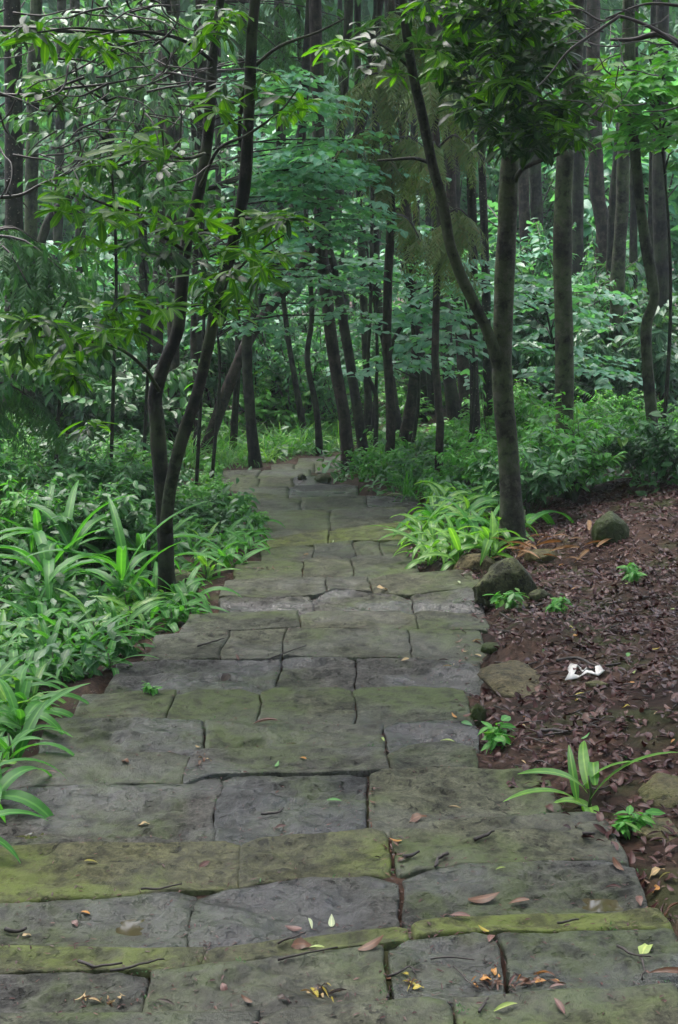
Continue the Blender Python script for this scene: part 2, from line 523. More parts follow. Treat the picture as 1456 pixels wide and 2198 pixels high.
# courses of stone, near to far: far edge traced in photo pixels, joints (u), look, tread it belongs to
ROWS = [
    ([(-260, 2168), (400, 2163), (640, 2150), (880, 2138), (1180, 2118), (1500, 2105)], [-260, 560, 985, 1500], 's', 0),
    ([(-260, 2090), (0, 2085), (350, 2075), (470, 2065), (850, 2020), (1050, 2000), (1480, 1985)], [-260, 312, 830, 1080, 1480], 'r', 1),
    ([(-260, 2035), (430, 2022), (640, 2010), (860, 1985), (1000, 1968), (1430, 1935)], [-260, 440, 880, 1440], 'm', 1),
    ([(-260, 1945), (0, 1942), (200, 1928), (410, 1908), (640, 1885), (860, 1872), (1000, 1855), (1330, 1842)], [-260, 410, 862, 1385], 'r', 2),
    ([(-260, 1825), (0, 1815), (240, 1800), (500, 1796), (830, 1768), (1000, 1755), (1290, 1735)], [-260, 515, 842, 1325], 'm', 2),
    ([(-260, 1700), (20, 1690), (200, 1680), (400, 1680), (460, 1665), (800, 1650), (1040, 1645), (1190, 1650)], [-200, 462, 787, 1205], 'r', 3),
    ([(20, 1612), (100, 1612), (400, 1612), (430, 1605), (820, 1600), (1025, 1585)], [20, 408, 830, 1027], 's', 3),
    ([(95, 1545), (250, 1538), (430, 1545), (560, 1552), (760, 1555), (830, 1550), (1020, 1545)], [85, 434, 828, 1027], 'r', 4),
    ([(165, 1490), (330, 1480), (560, 1472), (770, 1470), (1000, 1466)], [160, 368, 558, 758, 1012], 's', 5),
    ([(250, 1420), (480, 1414), (590, 1415), (620, 1407), (860, 1412), (1040, 1420)], [235, 596, 768, 1040], 'r', 6),
    ([(330, 1362), (480, 1352), (640, 1347), (750, 1350), (890, 1350), (1040, 1350)], [320, 480, 612, 880, 1042], 's', 6),
    ([(400, 1316), (640, 1310), (890, 1308), (1040, 1315)], [395, 642, 892, 1045], 's', 6),
    ([(472, 1277), (560, 1282), (680, 1278), (720, 1264), (880, 1275), (1030, 1258)], [468, 668, 886, 1042], 'r', 7),
    ([(478, 1243), (560, 1240), (680, 1238), (820, 1233), (1025, 1219)], [475, 702, 795, 1030], 's', 7),
    ([(505, 1202), (640, 1195), (780, 1190), (860, 1192)], [500, 652, 757, 900], 's', 8),
    ([(590, 1176), (620, 1172), (700, 1165), (760, 1158), (870, 1158)], [560, 672, 762, 820, 890], 's', 9),
    ([(590, 1152), (700, 1136), (880, 1118)], [575, 706, 890], 'm', 9),
]
_far = [(1104, 565, 885), (1090, 555, 885), (1077, 545, 900), (1064, 540, 905), (1052, 525, 880), (1041, 508, 770), (1031, 490, 740),
        (1022, 478, 712), (1014, 472, 690), (1006, 474, 668), (999, 520, 690), (992, 580, 738), (985, 618, 750), (979, 640, 752), (973, 652, 760)]
for i, (v, l, r) in enumerate(_far[1::2]):
    n = 2 + (i % 2)
    js = [l + (r - l) * (k + (R.uniform(-.18, .18) if 0 < k < n else 0)) / n for k in range(n + 1)]
    ROWS.append(([(l, v + 3), ((l + r) / 2, v), (r, v - 3)], js, 'd', 10 + i))

def lerp_line(L_, u):
    if u <= L_[0][0]:
        return L_[0][1]
    for (a, b), (c, d) in zip(L_, L_[1:]):
        if u <= c:
            return b + (d - b) * (u - a) / (c - a)
    return L_[-1][1]

# one height for each tread: the slope's height at the tread's middle
grp = {}
for k, (ln, js, look, g) in enumerate(ROWS):
    um = (js[0] + js[-1]) / 2
    near_v = 2300 if k == 0 else lerp_line(ROWS[k - 1][0], um)
    grp.setdefault(g, []).extend([on_plane(um, near_v).y, on_plane(um, lerp_line(ln, um)).y])
LEVEL = {g: -SL * (min(v) + max(v)) / 2 for g, v in grp.items()}

PUDDLES = [(292, 1966, 58, 26, .018, 'small puddle in a worn hollow of the stone near the lower left'),
           (1295, 1915, 75, 30, .026, 'brown puddle pooled at the right end of the path stones'),
           (85, 1790, 60, 12, .016, 'rust brown puddle under the arching grass blade at the left edge'),
           (1060, 2108, 95, 14, .018, 'shallow puddle full of leaf scraps behind the nearest step'),
           (632, 1588, 40, 10, .014, 'tiny wet hollow in the middle of a rough stone')]
EDGE = []          # (Y, left x, right x) of the paving, for the ground
STONES = []
path = thing('stone_path', None, None, (0, 0, 0))
path['kind'] = 'structure'

def sm_(a, b, x):
    return 0.0 if x < a else 1.0 if x > b else (x - a) / (b - a)

def stone(k, u0, u1, seed):
    ln, js, look, g = ROWS[k]
    z1 = LEVEL[g]
    if k == 0:
        near, z0 = [(-400, 2330), (1800, 2290)], z1
    else:
        near, z0 = ROWS[k - 1][0], LEVEL[ROWS[k - 1][3]]
    vm = (lerp_line(near, (u0 + u1) / 2) + lerp_line(ln, (u0 + u1) / 2)) / 2
    def slide(u, v):
        return 700 + (u - 700) * (v - 661) / (vm - 661)
    rs = random.Random(seed)
    gap = rs.uniform(0.001, 0.004)
    s0, s1 = rs.uniform(-12, 12), rs.uniform(-12, 12)
    def edge(line, zz, u):
        uu = u + 0
        for _ in range(3):
            v = lerp_line(line, uu)
            uu = slide(u, v)
        return on_z(uu, v, zz)
    A0, A1 = edge(ln, z1, u0), edge(ln, z1, u1)
    size = max(0.2, (A1 - A0).length)
    B0, B1 = edge(near, z0, u0), edge(near, z0, u1)
    dep = max(0.12, (A0.y + A1.y - B0.y - B1.y) / 2)
    far = k > 16
    cell = 0.0105 if not far else 0.04
    nu, nv = max(6, min(130, int(size / cell))), max(5, min(46, int(dep / cell)))
    xf = [u0 + (u1 - u0) * i / nu for i in range(nu + 1)]
    top = [edge(ln, z1, u) for u in xf]
    bot = [edge(near, z0, u) for u in xf]
    amp = {'s': 0.008, 'm': 0.012, 'r': 0.015, 'd': 0.008}[look]
    tx, ty, dz = rs.uniform(-.008, .008), rs.uniform(-.018, .008), rs.uniform(-.003, .003)
    rad = rs.uniform(0.004, 0.010)
    cs = rs.uniform(0, 50)
    chip = rs.choice([0, .03, .06, .09])
    hollow = [(rs.uniform(.15, .85), rs.uniform(.15, .6), rs.uniform(.12, .3), rs.uniform(.006, .02)) for _ in range(3 if look == 'r' else 1)]
    pud = []
    for (pu, pv, pw, ph, pd, _) in PUDDLES:
        c_ = on_z(pu, pv, z1); e1 = on_z(pu + pw, pv, z1); e2 = on_z(pu, pv - ph, z1)
        pud.append((c_.x, c_.y, abs(e1.x - c_.x), abs(e2.y - c_.y), pd))
    V, Fc = [], []
    for i in range(nu + 1):
        for j in range(nv + 1):
            b = j / nv
            p = bot[i].lerp(top[i], b)
            sx, sy = i / nu * size, b * dep
            e = min(sx, size - sx, sy, dep - sy)
            # edges pulled in by the joint and gnawed
            gx = gap + max(0, 0.008 * fbm(p.x * 7 + cs, p.y * 7, 2, 3))
            cxm = (bot[0].x + bot[-1].x + top[0].x + top[-1].x) / 4
            # low waves move whole edges, so no joint runs ruler straight
            wx = .020 * fbm(p.x * 2.3 + 7, p.y * 3.1, 6.2, 3); wy = .022 * fbm(p.x * 2.1, p.y * 2.7 + 9, 2.4, 3)
            p.x += wx; p.y += wy
            if i == 0: p.x += gx
            if i == nu: p.x -= gx
            if j == 0: p.y += gx * .6
            if j == nv: p.y -= gx * .6
            q = Vector((p.x * 3.1 + cs, p.y * 4.3, cs))
            rel = fbm(q.x * .55, q.y * .55, cs, 3) * amp * 1.1 + fbm(q.x * 2.6, q.y * 2.6, cs + 4, 4) * amp * .5
            fl_ = fbm(q.x * 1.5 + 31, q.y * 1.9, cs + 29, 4)      # flaked layers
            rel -= amp * .5 * (sm_(.16, .2, fl_) + sm_(.34, .38, fl_))
            if look in 'rm':
                rel -= abs(fbm(q.x * 1.1 + q.y * .5, q.y * 1.3, cs + 9, 4)) * amp * 1.3
                st = fbm(q.x * .9, q.y * 1.2, cs + 17, 3)
                rel += amp * .6 * (sm_(.09, .14, st) + sm_(-.2, -.16, st)) if look == 'r' else 0
            fall_ = min(1, e / .06)
            rel *= .25 + .75 * fall_
            for hx, hy, hr, hd in hollow:
                d2 = ((sx / size - hx) * size) ** 2 + ((b - hy) * dep) ** 2
                rel -= hd * fall_ * math.exp(-d2 / (hr * hr * .3))
            rel = max(rel, -.017 + .1 * min(0, rel + .017))
            for (qx, qy, qa, qb, qd) in pud:
                d2 = ((p.x - qx) / qa) ** 2 + ((p.y - qy) / qb) ** 2
                if d2 < 6:
                    rel -= qd * math.exp(-d2 * 1.2)
            r2 = rad * (1 + .6 * fbm(p.x * 4, p.y * 4, cs, 2))
            ec = math.hypot(min(sx, size - sx), min(sy, dep - sy))
            if ec < chip:
                rel -= (chip - ec) * .35
            if e < r2:
                rel -= (r2 - math.sqrt(max(0, r2 * r2 - (r2 - e) ** 2))) * .8
            V.append((p.x, p.y, z1 + dz + rel + tx * (sx - size / 2) + ty * (sy - dep / 2)))
    w = nv + 1
    for i in range(nu):
        for j in range(nv):
            Fc.append((i * w + j, (i + 1) * w + j, (i + 1) * w + j + 1, i * w + j + 1))
    ring = [i * w for i in range(nu + 1)] + [nu * w + j for j in range(1, w)] + [i * w + nv for i in range(nu - 1, -1, -1)] + [j for j in range(nv - 1, 0, -1)]
    n0 = len(V)
    for depth, out_ in ((0.05, 0.004), (0.22, 0.0)):
        for a in ring:
            x, y, z = V[a]
            V.append((x, y, z1 - depth - .05))
    m = len(ring)
    for a in range(m):
        b = (a + 1) % m
        Fc.append((ring[a], n0 + a, n0 + b, ring[b]))
        Fc.append((n0 + a, n0 + m + a, n0 + m + b, n0 + b))
    V = np.array(V)
    c = V.mean(0); c[2] = z1
    mat = {'s': 'stone_smooth', 'm': 'stone_moss', 'r': 'stone_rough', 'd': 'stone_smooth'}[look]
    if rs.random() < .18:
        mat = 'stone_smooth' if mat != 'stone_smooth' else 'stone_rough'
    o = obj('stone', mesh_np('stone', V - c, Fc, None, M[mat]), path, c)
    STONES.append((V.copy(), Fc))
    return o

sd_ = 100
for k, (ln, js, look, g) in enumerate(ROWS):
    for a, b in zip(js, js[1:]):
        stone(k, a, b, sd_)
        sd_ += 1
    pl, pr = on_z(js[0], lerp_line(ln, js[0]), LEVEL[g]), on_z(js[-1], lerp_line(ln, js[-1]), LEVEL[g])
    nl_ = ROWS[k - 1][0] if k else [(-400, 2330), (1800, 2290)]
    ql = on_z(js[0], lerp_line(nl_, js[0]), LEVEL[g]); qr = on_z(js[-1], lerp_line(nl_, js[-1]), LEVEL[g])
    EDGE.append(((pl.y + pr.y + ql.y + qr.y) / 4, (pl.x + ql.x) / 2, (pr.x + qr.x) / 2, LEVEL[g]))
EY = np.array([e[0] for e in EDGE]); EL = np.array([e[1] for e in EDGE]); ER = np.array([e[2] for e in EDGE]); EZ = np.array([e[3] for e in EDGE])
_o = np.argsort(EY); EY, EL, ER, EZ = EY[_o], EL[_o], ER[_o], EZ[_o]

def row_level(x, Y):
    best = None
    for k, (ln, js, look, g) in enumerate(ROWS):
        z = LEVEL[g]
        f = Y * _ct - (z - HC) * _st
        u, v = CX + F * x / f, CY - F * (Y * _st + (z - HC) * _ct) / f
        near = 9999 if k == 0 else lerp_line(ROWS[k - 1][0], u)
        if lerp_line(ln, u) <= v <= near:
            best = z if best is None else min(best, z)
    return zplane(Y) - .04 if best is None else best

PUDW = []
for (pu, pv, pw, ph, pd, _) in PUDDLES:
    c_ = on_plane(pu, pv)
    PUDW.append((c_.x, c_.y, abs(on_plane(pu + pw, pv).x - c_.x), abs(on_plane(pu, pv - ph).y - c_.y) + .03))

def sm(a, b, x):
    t = min(1, max(0, (x - a) / (b - a)))
    return t * t * (3 - 2 * t)

def ground_z(x, Y):
    base = zplane(Y)
    l, r = float(np.interp(Y, EY, EL)), float(np.interp(Y, EY, ER))
    inside = Y < EY[-1] + .3
    bump = 0.05 * fbm(x * .9, Y * .9, 1.3, 4) + 0.018 * fbm(x * 5, Y * 5, 3.1, 3)
    if inside and l - .02 < x < r + .02:
        lv = min(row_level(x, Y - .05), row_level(x, Y + .05), row_level(x, Y))
        for (qx, qy, qa, qb) in PUDW:
            if ((x - qx) / qa) ** 2 + ((Y - qy) / qb) ** 2 < 4:
                lv -= .06
        return lv - 0.027 + 0.012 * fbm(x * 9, Y * 9, 5, 2)
    if x >= r:
        dx = x - r
        k = (0.45 + 0.55 * sm(4.0, 6.5, Y)) * (1 - 0.75 * sm(11.5, 15, Y))
        rise = 0.045 * sm(0, .15, dx) + 0.17 * min(dx, 3.5) + 0.02 * max(0, dx - 3.5)
        hump = 0.10 * math.exp(-((x - 1.0) ** 2 / .05 + (Y - 7.4) ** 2 / .25))
        return base - 0.035 + k * rise + hump + bump * (0.35 + 1.2 * sm(0, 1.2, dx))
    dx = l - x
    return base - 0.03 - 0.05 * sm(0, .3, dx) + 0.02 * min(dx, 6) + bump * (.3 + 1.0 * sm(0, 1.5, dx))

def axis(parts):
    out = []
    for a, b, s in parts:
        n = max(1, int(round((b - a) / s)))
        out += [a + (b - a) * i / n for i in range(n)]
    return out + [parts[-1][1]]
GX = axis([(-400, -60, 40), (-60, -12, 4), (-12, -4, .5), (-4, -2.2, .12), (-2.2, 3.2, .055), (3.2, 6, .2), (6, 14, .8), (14, 60, 5), (60, 400, 40)])
GY = axis([(-400, -40, 60), (-40, -5, 4), (-5, 2.6, .5), (2.6, 12.5, .06), (12.5, 22, .15), (22, 45, .6), (45, 120, 5), (120, 900, 60)])
V = [(x, y, ground_z(x, y)) for x in GX for y in GY]
w = len(GY)
Fc = [(i * w + j, (i + 1) * w + j, (i + 1) * w + j + 1, i * w + j + 1) for i in range(len(GX) - 1) for j in range(w - 1)]
ground = obj('ground', mesh_np('ground', V, Fc, None, M['soil']))
ground['kind'] = 'structure'

# everything underfoot, for standing things on it
bv, bf, n = [], [], 0
for SV, SF in STONES + [(np.array(V), np.array(Fc))]:
    bv += [tuple(p) for p in SV]
    bf += [tuple(int(a) + n for a in f) for f in SF]
    n += len(SV)
BVH = BVHTree.FromPolygons(bv, bf)
CAM = Vector((0, 0, HC))

def hit(u, v):
    loc, nor, _, _ = BVH.ray_cast(CAM, ray(u, v).normalized(), 400)
    if loc is None:
        loc, nor = on_plane(u, max(v, 700)), Vector((0, 0, 1))
    return loc, nor

def drop(x, y):
    loc, nor, _, _ = BVH.ray_cast(Vector((x, y, 30)), Vector((0, 0, -1)), 100)
    return (loc, nor) if loc is not None else (Vector((x, y, zplane(y))), Vector((0, 0, 1)))

# ------------------------------------------------------------------ puddles
def puddle(u, v, wpx, hpx, depth, label):
    c = hit(u, v)[0]
    k = px_m(c.y, v)
    e2 = on_z(u, v - hpx, c.z)
    a, b = wpx * k * .95, abs(e2.y - c.y) * .95
    low = min((drop(c.x + a * .6 * i / 5, c.y - .03 + (b * .6 + .06) * j / 5)[0] for i in range(-5, 6) for j in range(-5, 6)), key=lambda q: q.z)
    c = Vector((c.x * .5 + low.x * .5, low.y, 0))
    z = low.z + depth * .42
    n = 40
    V = []
    for zz in (0.0, -.004):
        for i in range(n):
            t = 6.2832 * i / n
            r = 1 + .18 * math.sin(3 * t + u) + .1 * math.sin(5 * t)
            V.append((math.cos(t) * a * r, math.sin(t) * b * r, zz))
    me = bpy.data.meshes.new('puddle')
    me.from_pydata(V, [], [tuple(range(n)), tuple(range(2 * n - 1, n - 1, -1))] + [(n + i, n + (i + 1) % n, (i + 1) % n, i) for i in range(n)])
    me.materials.append(M['water'])
    return tag(obj('puddle', me, None, (c.x, c.y, z)), label, 'puddle', None)
for a in PUDDLES:
    puddle(*a)

# ------------------------------------------------------------------ rocks
def ico(sub=3):
    import bmesh
    bm = bmesh.new()
    bmesh.ops.create_icosphere(bm, subdivisions=sub, radius=1)
    V = np.array([tuple(v.co) for v in bm.verts]); Fc = np.array([[v.index for v in f.verts] for f in bm.faces])
    bm.free()
    return V, Fc
ICO = {s: ico(s) for s in (2, 3, 4, 5)}

def rock(u, v, wpx, hpx, label, mat='rock', sub=4, seed=1, depth=0.8, sink=.25, flat=0.5, name='boulder'):
    loc, _ = hit(u, v)
    k = px_m(loc.y, v)
    W, H = wpx * k / 2, hpx * k
    V0, Fc = ICO[sub]
    rs = random.Random(seed)
    planes = [Vector((rs.uniform(-1, 1), rs.uniform(-1, 1), rs.uniform(-.2, 1))).normalized() for _ in range(12)]
    V = []
    for a in V0:
        p = Vector(a)
        r = 1 + .30 * fbm(p.x * 1.1 + seed, p.y * 1.1, p.z * 1.1, 3) + .13 * fbm(p.x * 3.4 + seed, p.y * 3.4, p.z * 3.4, 5)
        for n_ in planes:
            d = p.dot(n_) * r
            if d > .66:
                r *= 1 - min(1, flat + .25) * (d - .66) / d
        q = p * r
        V.append((q.x * W, q.y * W * depth, (q.z * .5 + .5 - sink) * H / (1 - sink)))
    V = np.array(V)
    o = obj(name, mesh_np(name, V, Fc, None, M[mat]), None, (loc.x, loc.y + W * depth * .5, loc.z), (0, 0, rs.uniform(-.3, .3)))
    return tag(o, label, 'rock')
rock(1095, 1285, 138, 92, 'dark mossy boulder at the right edge of the path beside the step', seed=5, sub=5)
rock(1312, 1165, 100, 72, 'pointed mossy boulder standing in the leaf litter behind the bank', seed=13, sub=4)
rock(1022, 1225, 110, 40, 'flat tan rock under the grass clump at the right of the step', 'rock_tan', seed=23, flat=.8)
rock(1165, 1205, 90, 26, 'pale flat rock among the dry bamboo leaves', 'rock_tan', seed=31, flat=.8)
rock(1160, 1290, 60, 26, 'small dark stone on the litter beside the big boulder', seed=37, sub=3)
rock(385, 1285, 110, 68, 'rounded mossy rock behind the foot of the forked tree', seed=41)
rock(1110, 1480, 190, 24, 'low mossy rock outcrop at the right edge of the path', 'rock_tan', seed=47, depth=1.3, sink=.5, flat=.8)
rock(1450, 1715, 160, 26, 'low yellowish mossy rock at the right border of the bank', 'rock_tan', seed=53, depth=1.3, sink=.5, flat=.8)
rock(1028, 1555, 44, 50, 'mossy side stone wedged against the right edge of the path', seed=59, sub=3)
rock(1060, 1400, 70, 20, 'small flat dark stone beside the mossy outcrop', seed=61, sub=3)
rock(1285, 1478, 66, 14, 'thin flat mossy stone below the white scrap', 'rock_tan', seed=67, sub=3, flat=.9)
rock(648, 1030, 26, 14, 'small dark rock on the path where it bends', seed=71, sub=3)
rock(694, 1035, 40, 22, 'mossy rock beside the bend of the path', seed=73, sub=3)
rock(1420, 1800, 130, 12, 'pale bare rock slab at the right edge near the seedling', 'rock_tan', seed=79, depth=1.1, sink=.45, flat=.9)

# ------------------------------------------------------------------ trees
LEAF = [leaf_t(1, .34, .5, .25), leaf_t(1, .30, 1.0, .3), leaf_t(1, .36, .2, .15), leaf_t(1, .32, .8, .4, wave=.25)]
LEAF3 = [leaf_t(1, .42, .5, .25, nl=3), leaf_t(1, .36, .9, .3, nl=3), leaf_t(1, .5, .2, .15, nl=3)]
LEAF2 = [leaf_t(1, .55, .4, .2, nl=2), leaf_t(1, .45, .8, .25, nl=2)]
WHORL = [leaf_t(1, .34, .5, .2, 'obov', 6), leaf_t(1, .31, .9, .25, 'obov', 6), leaf_t(1, .37, .25, .15, 'obov', 6), leaf_t(1, .33, .7, .3, 'obov', 6, wave=.2)]
MAPLE = [leaf_t(1, .85, .35, .12, nl=3), leaf_t(1, .75, .55, .2, nl=3)]
U3 = lambda a, b: R.uniform(a, b)

def crown_mesh(seed, n_twig=330, per=9, leaf=.15, rx=2.6, rz=1.5, mat='canopy', tpl=LEAF2, low=0.0):
    """leaves on many short drooping twigs spread unevenly through the crown"""
    rg = np.random.default_rng(seed)
    blobs = rg.normal(size=(11, 3)) * np.array([rx * .5, rx * .5, rz * .45])
    c = blobs[rg.integers(0, len(blobs), n_twig)] + rg.normal(size=(n_twig, 3)) * np.array([rx * .26, rx * .26, rz * .26])
    yaw = rg.uniform(0, 6.28, n_twig)
    pos, ya, pi_, ro, si = [], [], [], [], []
    for k in range(per):
        t = k / per
        L_ = leaf * 3.2
        pos.append(c + np.stack([-np.sin(yaw) * t * L_, np.cos(yaw) * t * L_, -t * t * L_ * .35 + rg.normal(size=n_twig) * .02], 1))
        ya.append(yaw + (1 if k % 2 else -1) * rg.uniform(.4, 1.3, n_twig))
        pi_.append(rg.uniform(-.7, .25, n_twig)); ro.append(rg.normal(size=n_twig) * .35)
        si.append(leaf * rg.uniform(.65, 1.15, n_twig))
    V, Fc, U = scatter(tpl, np.concatenate(pos), np.concatenate(ya), np.concatenate(pi_), np.concatenate(ro), np.concatenate(si))
    return mesh_np('crown', V, Fc, U, M[mat])
CROWN = [crown_mesh(s) for s in (1, 2, 3)]
THIN = [crown_mesh(s, 110, 8, .17) for s in (4, 5)]

def trunk_part(name, px, w0, w1, Y, mat, parent, org, top=None, ydrift=0.0, base=False, sides=14, rough=.15, seed=1.0, gz=None):
    """a trunk or limb along a traced line; px widths turned into metres at its distance"""
    k = px_m(Y)
    P = []
    n = len(px)
    for i, (u, v) in enumerate(px):
        P.append(on_y(u, v, Y + ydrift * i / max(1, n - 1)))
    rad = [(w0 + (w1 - w0) * i / max(1, n - 1)) * k / 2 for i in range(n)]
    if base:
        P[0].z = gz + .02
        P.insert(0, P[0] + Vector((0, 0, -.25))); rad.insert(0, rad[0] * 1.9); rad[1] *= 1.3
    if top:
        a, b = P[-2], P[-1]
        d = (b - a).normalized(); d = Vector((d.x * .35, d.y * .35 , 1)).normalized()
        while P[-1].z < top:
            d = (d + Vector((U3(-.12, .12), U3(-.12, .12), 0.05))).normalized()
            P.append(P[-1] + d * .9); rad.append(max(.02, rad[-1] * .93))
    Q = catmull(P, 5)
    rr = np.interp(np.linspace(0, len(P) - 1, len(Q)), range(len(P)), rad)
    rr = [r * (1 + .07 * fbm(q.z * 3 + seed, q.x, 0, 2)) for r, q in zip(rr, Q)]
    V, Fc, U = tube([q - org for q in Q], rr, sides, rough, seed)
    return obj(name, mesh_np(name, V, Fc, U, M[mat]), parent), Q

TREES = []
def tree(label, px, w0, w1, mat='bark_dark', name='forest_tree', limbs=(), height=7.5, crown=True, group=None, ydrift=0.0, Y=None, sides=12, cs=1.0):
    u, v = px[0]
    loc = hit(u, v)[0] if Y is None else Vector((on_y(u, v, Y).x, Y, 0))
    if Y is not None:
        loc.z = ground_z(loc.x, Y)
    Y = loc.y
    root = thing(name, label, 'tree', loc, group)
    seed = R.uniform(0, 90)
    top = loc.z + height * R.uniform(.92, 1.1)
    tr, Q = trunk_part('trunk', px, w0, w1, Y, mat, root, loc, top if crown else None, ydrift, True, sides, seed=seed, gz=loc.z)
    for lp, a, b, dy in limbs:
        trunk_part('limb', lp, a, b, Y, mat, root, loc, None, dy, sides=8, seed=seed + 3)
    if crown and Y < 19:
        me = R.choice(CROWN if Y < 10.6 else THIN)
        c = obj('crown', me, root, Q[-1] - loc - Vector((0, 0, .6)), (0, 0, R.uniform(0, 6.28)), cs * R.uniform(.9, 1.15))
        c['kind'] = 'stuff'
    TREES.append(root)
    return root

# --- the forked tree at the left edge of the path
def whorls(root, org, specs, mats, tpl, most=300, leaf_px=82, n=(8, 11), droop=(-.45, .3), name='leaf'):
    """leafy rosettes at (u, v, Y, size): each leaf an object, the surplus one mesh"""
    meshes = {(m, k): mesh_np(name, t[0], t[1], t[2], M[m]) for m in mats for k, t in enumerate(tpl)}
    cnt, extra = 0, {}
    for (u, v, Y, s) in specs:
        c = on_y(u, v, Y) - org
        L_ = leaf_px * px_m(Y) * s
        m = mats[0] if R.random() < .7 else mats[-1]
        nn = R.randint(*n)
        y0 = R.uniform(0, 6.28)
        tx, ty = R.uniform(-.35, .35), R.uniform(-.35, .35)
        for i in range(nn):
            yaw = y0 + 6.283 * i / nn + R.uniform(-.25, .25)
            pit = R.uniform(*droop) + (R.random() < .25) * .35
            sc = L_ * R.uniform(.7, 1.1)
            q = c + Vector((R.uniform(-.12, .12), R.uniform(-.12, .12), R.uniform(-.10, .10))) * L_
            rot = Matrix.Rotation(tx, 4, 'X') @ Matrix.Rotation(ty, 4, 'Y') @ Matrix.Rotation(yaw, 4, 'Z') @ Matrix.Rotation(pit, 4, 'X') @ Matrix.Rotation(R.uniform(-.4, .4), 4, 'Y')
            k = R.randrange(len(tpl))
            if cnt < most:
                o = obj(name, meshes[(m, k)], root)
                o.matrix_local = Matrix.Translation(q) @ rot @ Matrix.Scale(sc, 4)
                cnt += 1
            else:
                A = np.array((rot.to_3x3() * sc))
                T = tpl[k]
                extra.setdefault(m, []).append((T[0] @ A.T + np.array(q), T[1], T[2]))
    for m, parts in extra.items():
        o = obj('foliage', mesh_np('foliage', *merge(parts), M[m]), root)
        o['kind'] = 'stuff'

def limb_px(root, org, pts, w0, w1, Y, mat, dy=0.0, name='branch', sides=6):
    return trunk_part(name, pts, w0, w1, Y, mat, root, org, None, dy, sides=sides, rough=.05)[0]

fl = hit(362, 1300)[0]
FY = fl.y
fork = thing('forked_tree', 'slim dark tree with two winding stems forking low beside the path', 'tree', fl)
trunk_part('trunk', [(362, 1300), (358, 1230), (355, 1160), (352, 1100), (344, 1000), (338, 910), (334, 845), (356, 775), (382, 705), (391, 600), (404, 500), (430, 400), (449, 270), (455, 150), (468, 40), (482, -60), (498, -200)],
           38, 17, FY, 'bark_hero', fork, fl, fl.z + 6.5, .3, True, 14, .13, 3.0, fl.z)
trunk_part('stem', [(356, 1140), (366, 1050), (386, 960), (425, 840), (450, 730), (466, 640), (490, 560), (511, 480), (525, 400), (531, 320), (536, 200), (541, 80), (550, -40), (556, -180)],
           28, 21, FY, 'bark_hero', fork, fl, fl.z + 6.5, -.3, False, 14, .13, 9.0)
for pts, a, b, dy in [([(342, 838), (310, 790), (260, 750), (200, 735), (120, 720), (40, 735)], 9, 4, -1.0), ([(530, 345), (514, 290), (520, 220), (528, 170)], 10, 6, -.2),
                      ([(398, 540), (340, 500), (280, 455), (230, 440), (180, 420)], 9, 3, -.8), ([(440, 330), (400, 340), (340, 330), (290, 320), (240, 330)], 8, 3, -.7),
                      ([(512, 470), (560, 470), (600, 480), (640, 470)], 8, 3, -.6), ([(470, 620), (500, 590), (530, 560), (570, 530), (610, 505)], 8, 3, -.5),
                      ([(430, 400), (470, 320), (530, 290), (600, 240), (640, 190)], 8, 3, -.8), ([(455, 130), (400, 90), (330, 70), (240, 66), (160, 60), (80, 70)], 9, 3, -1.0),
                      ([(400, 520), (440, 500), (480, 520)], 7, 3, -.5), ([(538, 150), (600, 100), (680, 70), (740, 40)], 8, 3, -.5)]:
    limb_px(fork, fl, pts, a, b, FY, 'bark_hero', dy)
spec = []
for u, v, s in [(250, 322, 1), (300, 296, 1), (352, 318, 1), (312, 345, .9), (205, 355, 1), (165, 395, 1), (150, 440, 1), (205, 470, 1), (180, 500, .9), (235, 440, 1), (275, 470, .9),
                (330, 470, 1), (300, 510, .9), (385, 490, 1), (365, 545, .9), (430, 470, 1), (450, 520, .9), (415, 555, .9), (520, 470, 1), (560, 495, 1), (600, 470, .9), (640, 470, 1),
                (545, 545, 1), (590, 540, .9), (500, 590, 1), (470, 630, 1), (520, 630, .9), (565, 590, .9), (455, 660, .8)]:
    spec.append((u + R.uniform(-10, 10), v + R.uniform(-10, 10), FY - R.uniform(.2, 1.2), s))
for u, v, s in [(40, 745, 1), (75, 705, 1), (130, 690, 1), (110, 765, 1.1), (165, 735, 1), (205, 700, 1), (255, 665, 1), (310, 650, 1), (340, 668, .9), (285, 700, 1), (15, 780, 1), (150, 800, .9), (190, 915, .9), (60, 690, .9), (232, 720, .9)]:
    spec.append((u + R.uniform(-8, 8), v + R.uniform(-8, 8), FY - R.uniform(.8, 1.5), s))
for u, v, s in [(600, 215, .9), (620, 240, .8), (470, 40, .9), (440, 80, .9), (500, 20, .9), (95, 70, 1), (60, 60, 1), (90, 200, 1), (110, 180, .9), (480, 210, .9), (455, 235, .9), (570, 150, .8), (250, 90, .9), (180, 75, .9)]:
    spec.append((u + R.uniform(-8, 8), v + R.uniform(-8, 8), FY - R.uniform(.0, .8), s))
spec += [(u + R.uniform(-45, 45), v + R.uniform(-35, 35), Y, s * .85) for (u, v, Y, s) in spec]
R.shuffle(spec)
whorls(fork, fl, spec, ['hero', 'hero_old'], WHORL, 300, 74)
cr = obj('crown', CROWN[0], fork, (0.3, .2, 6.6), (0, 0, 1), .9); cr['kind'] = 'stuff'

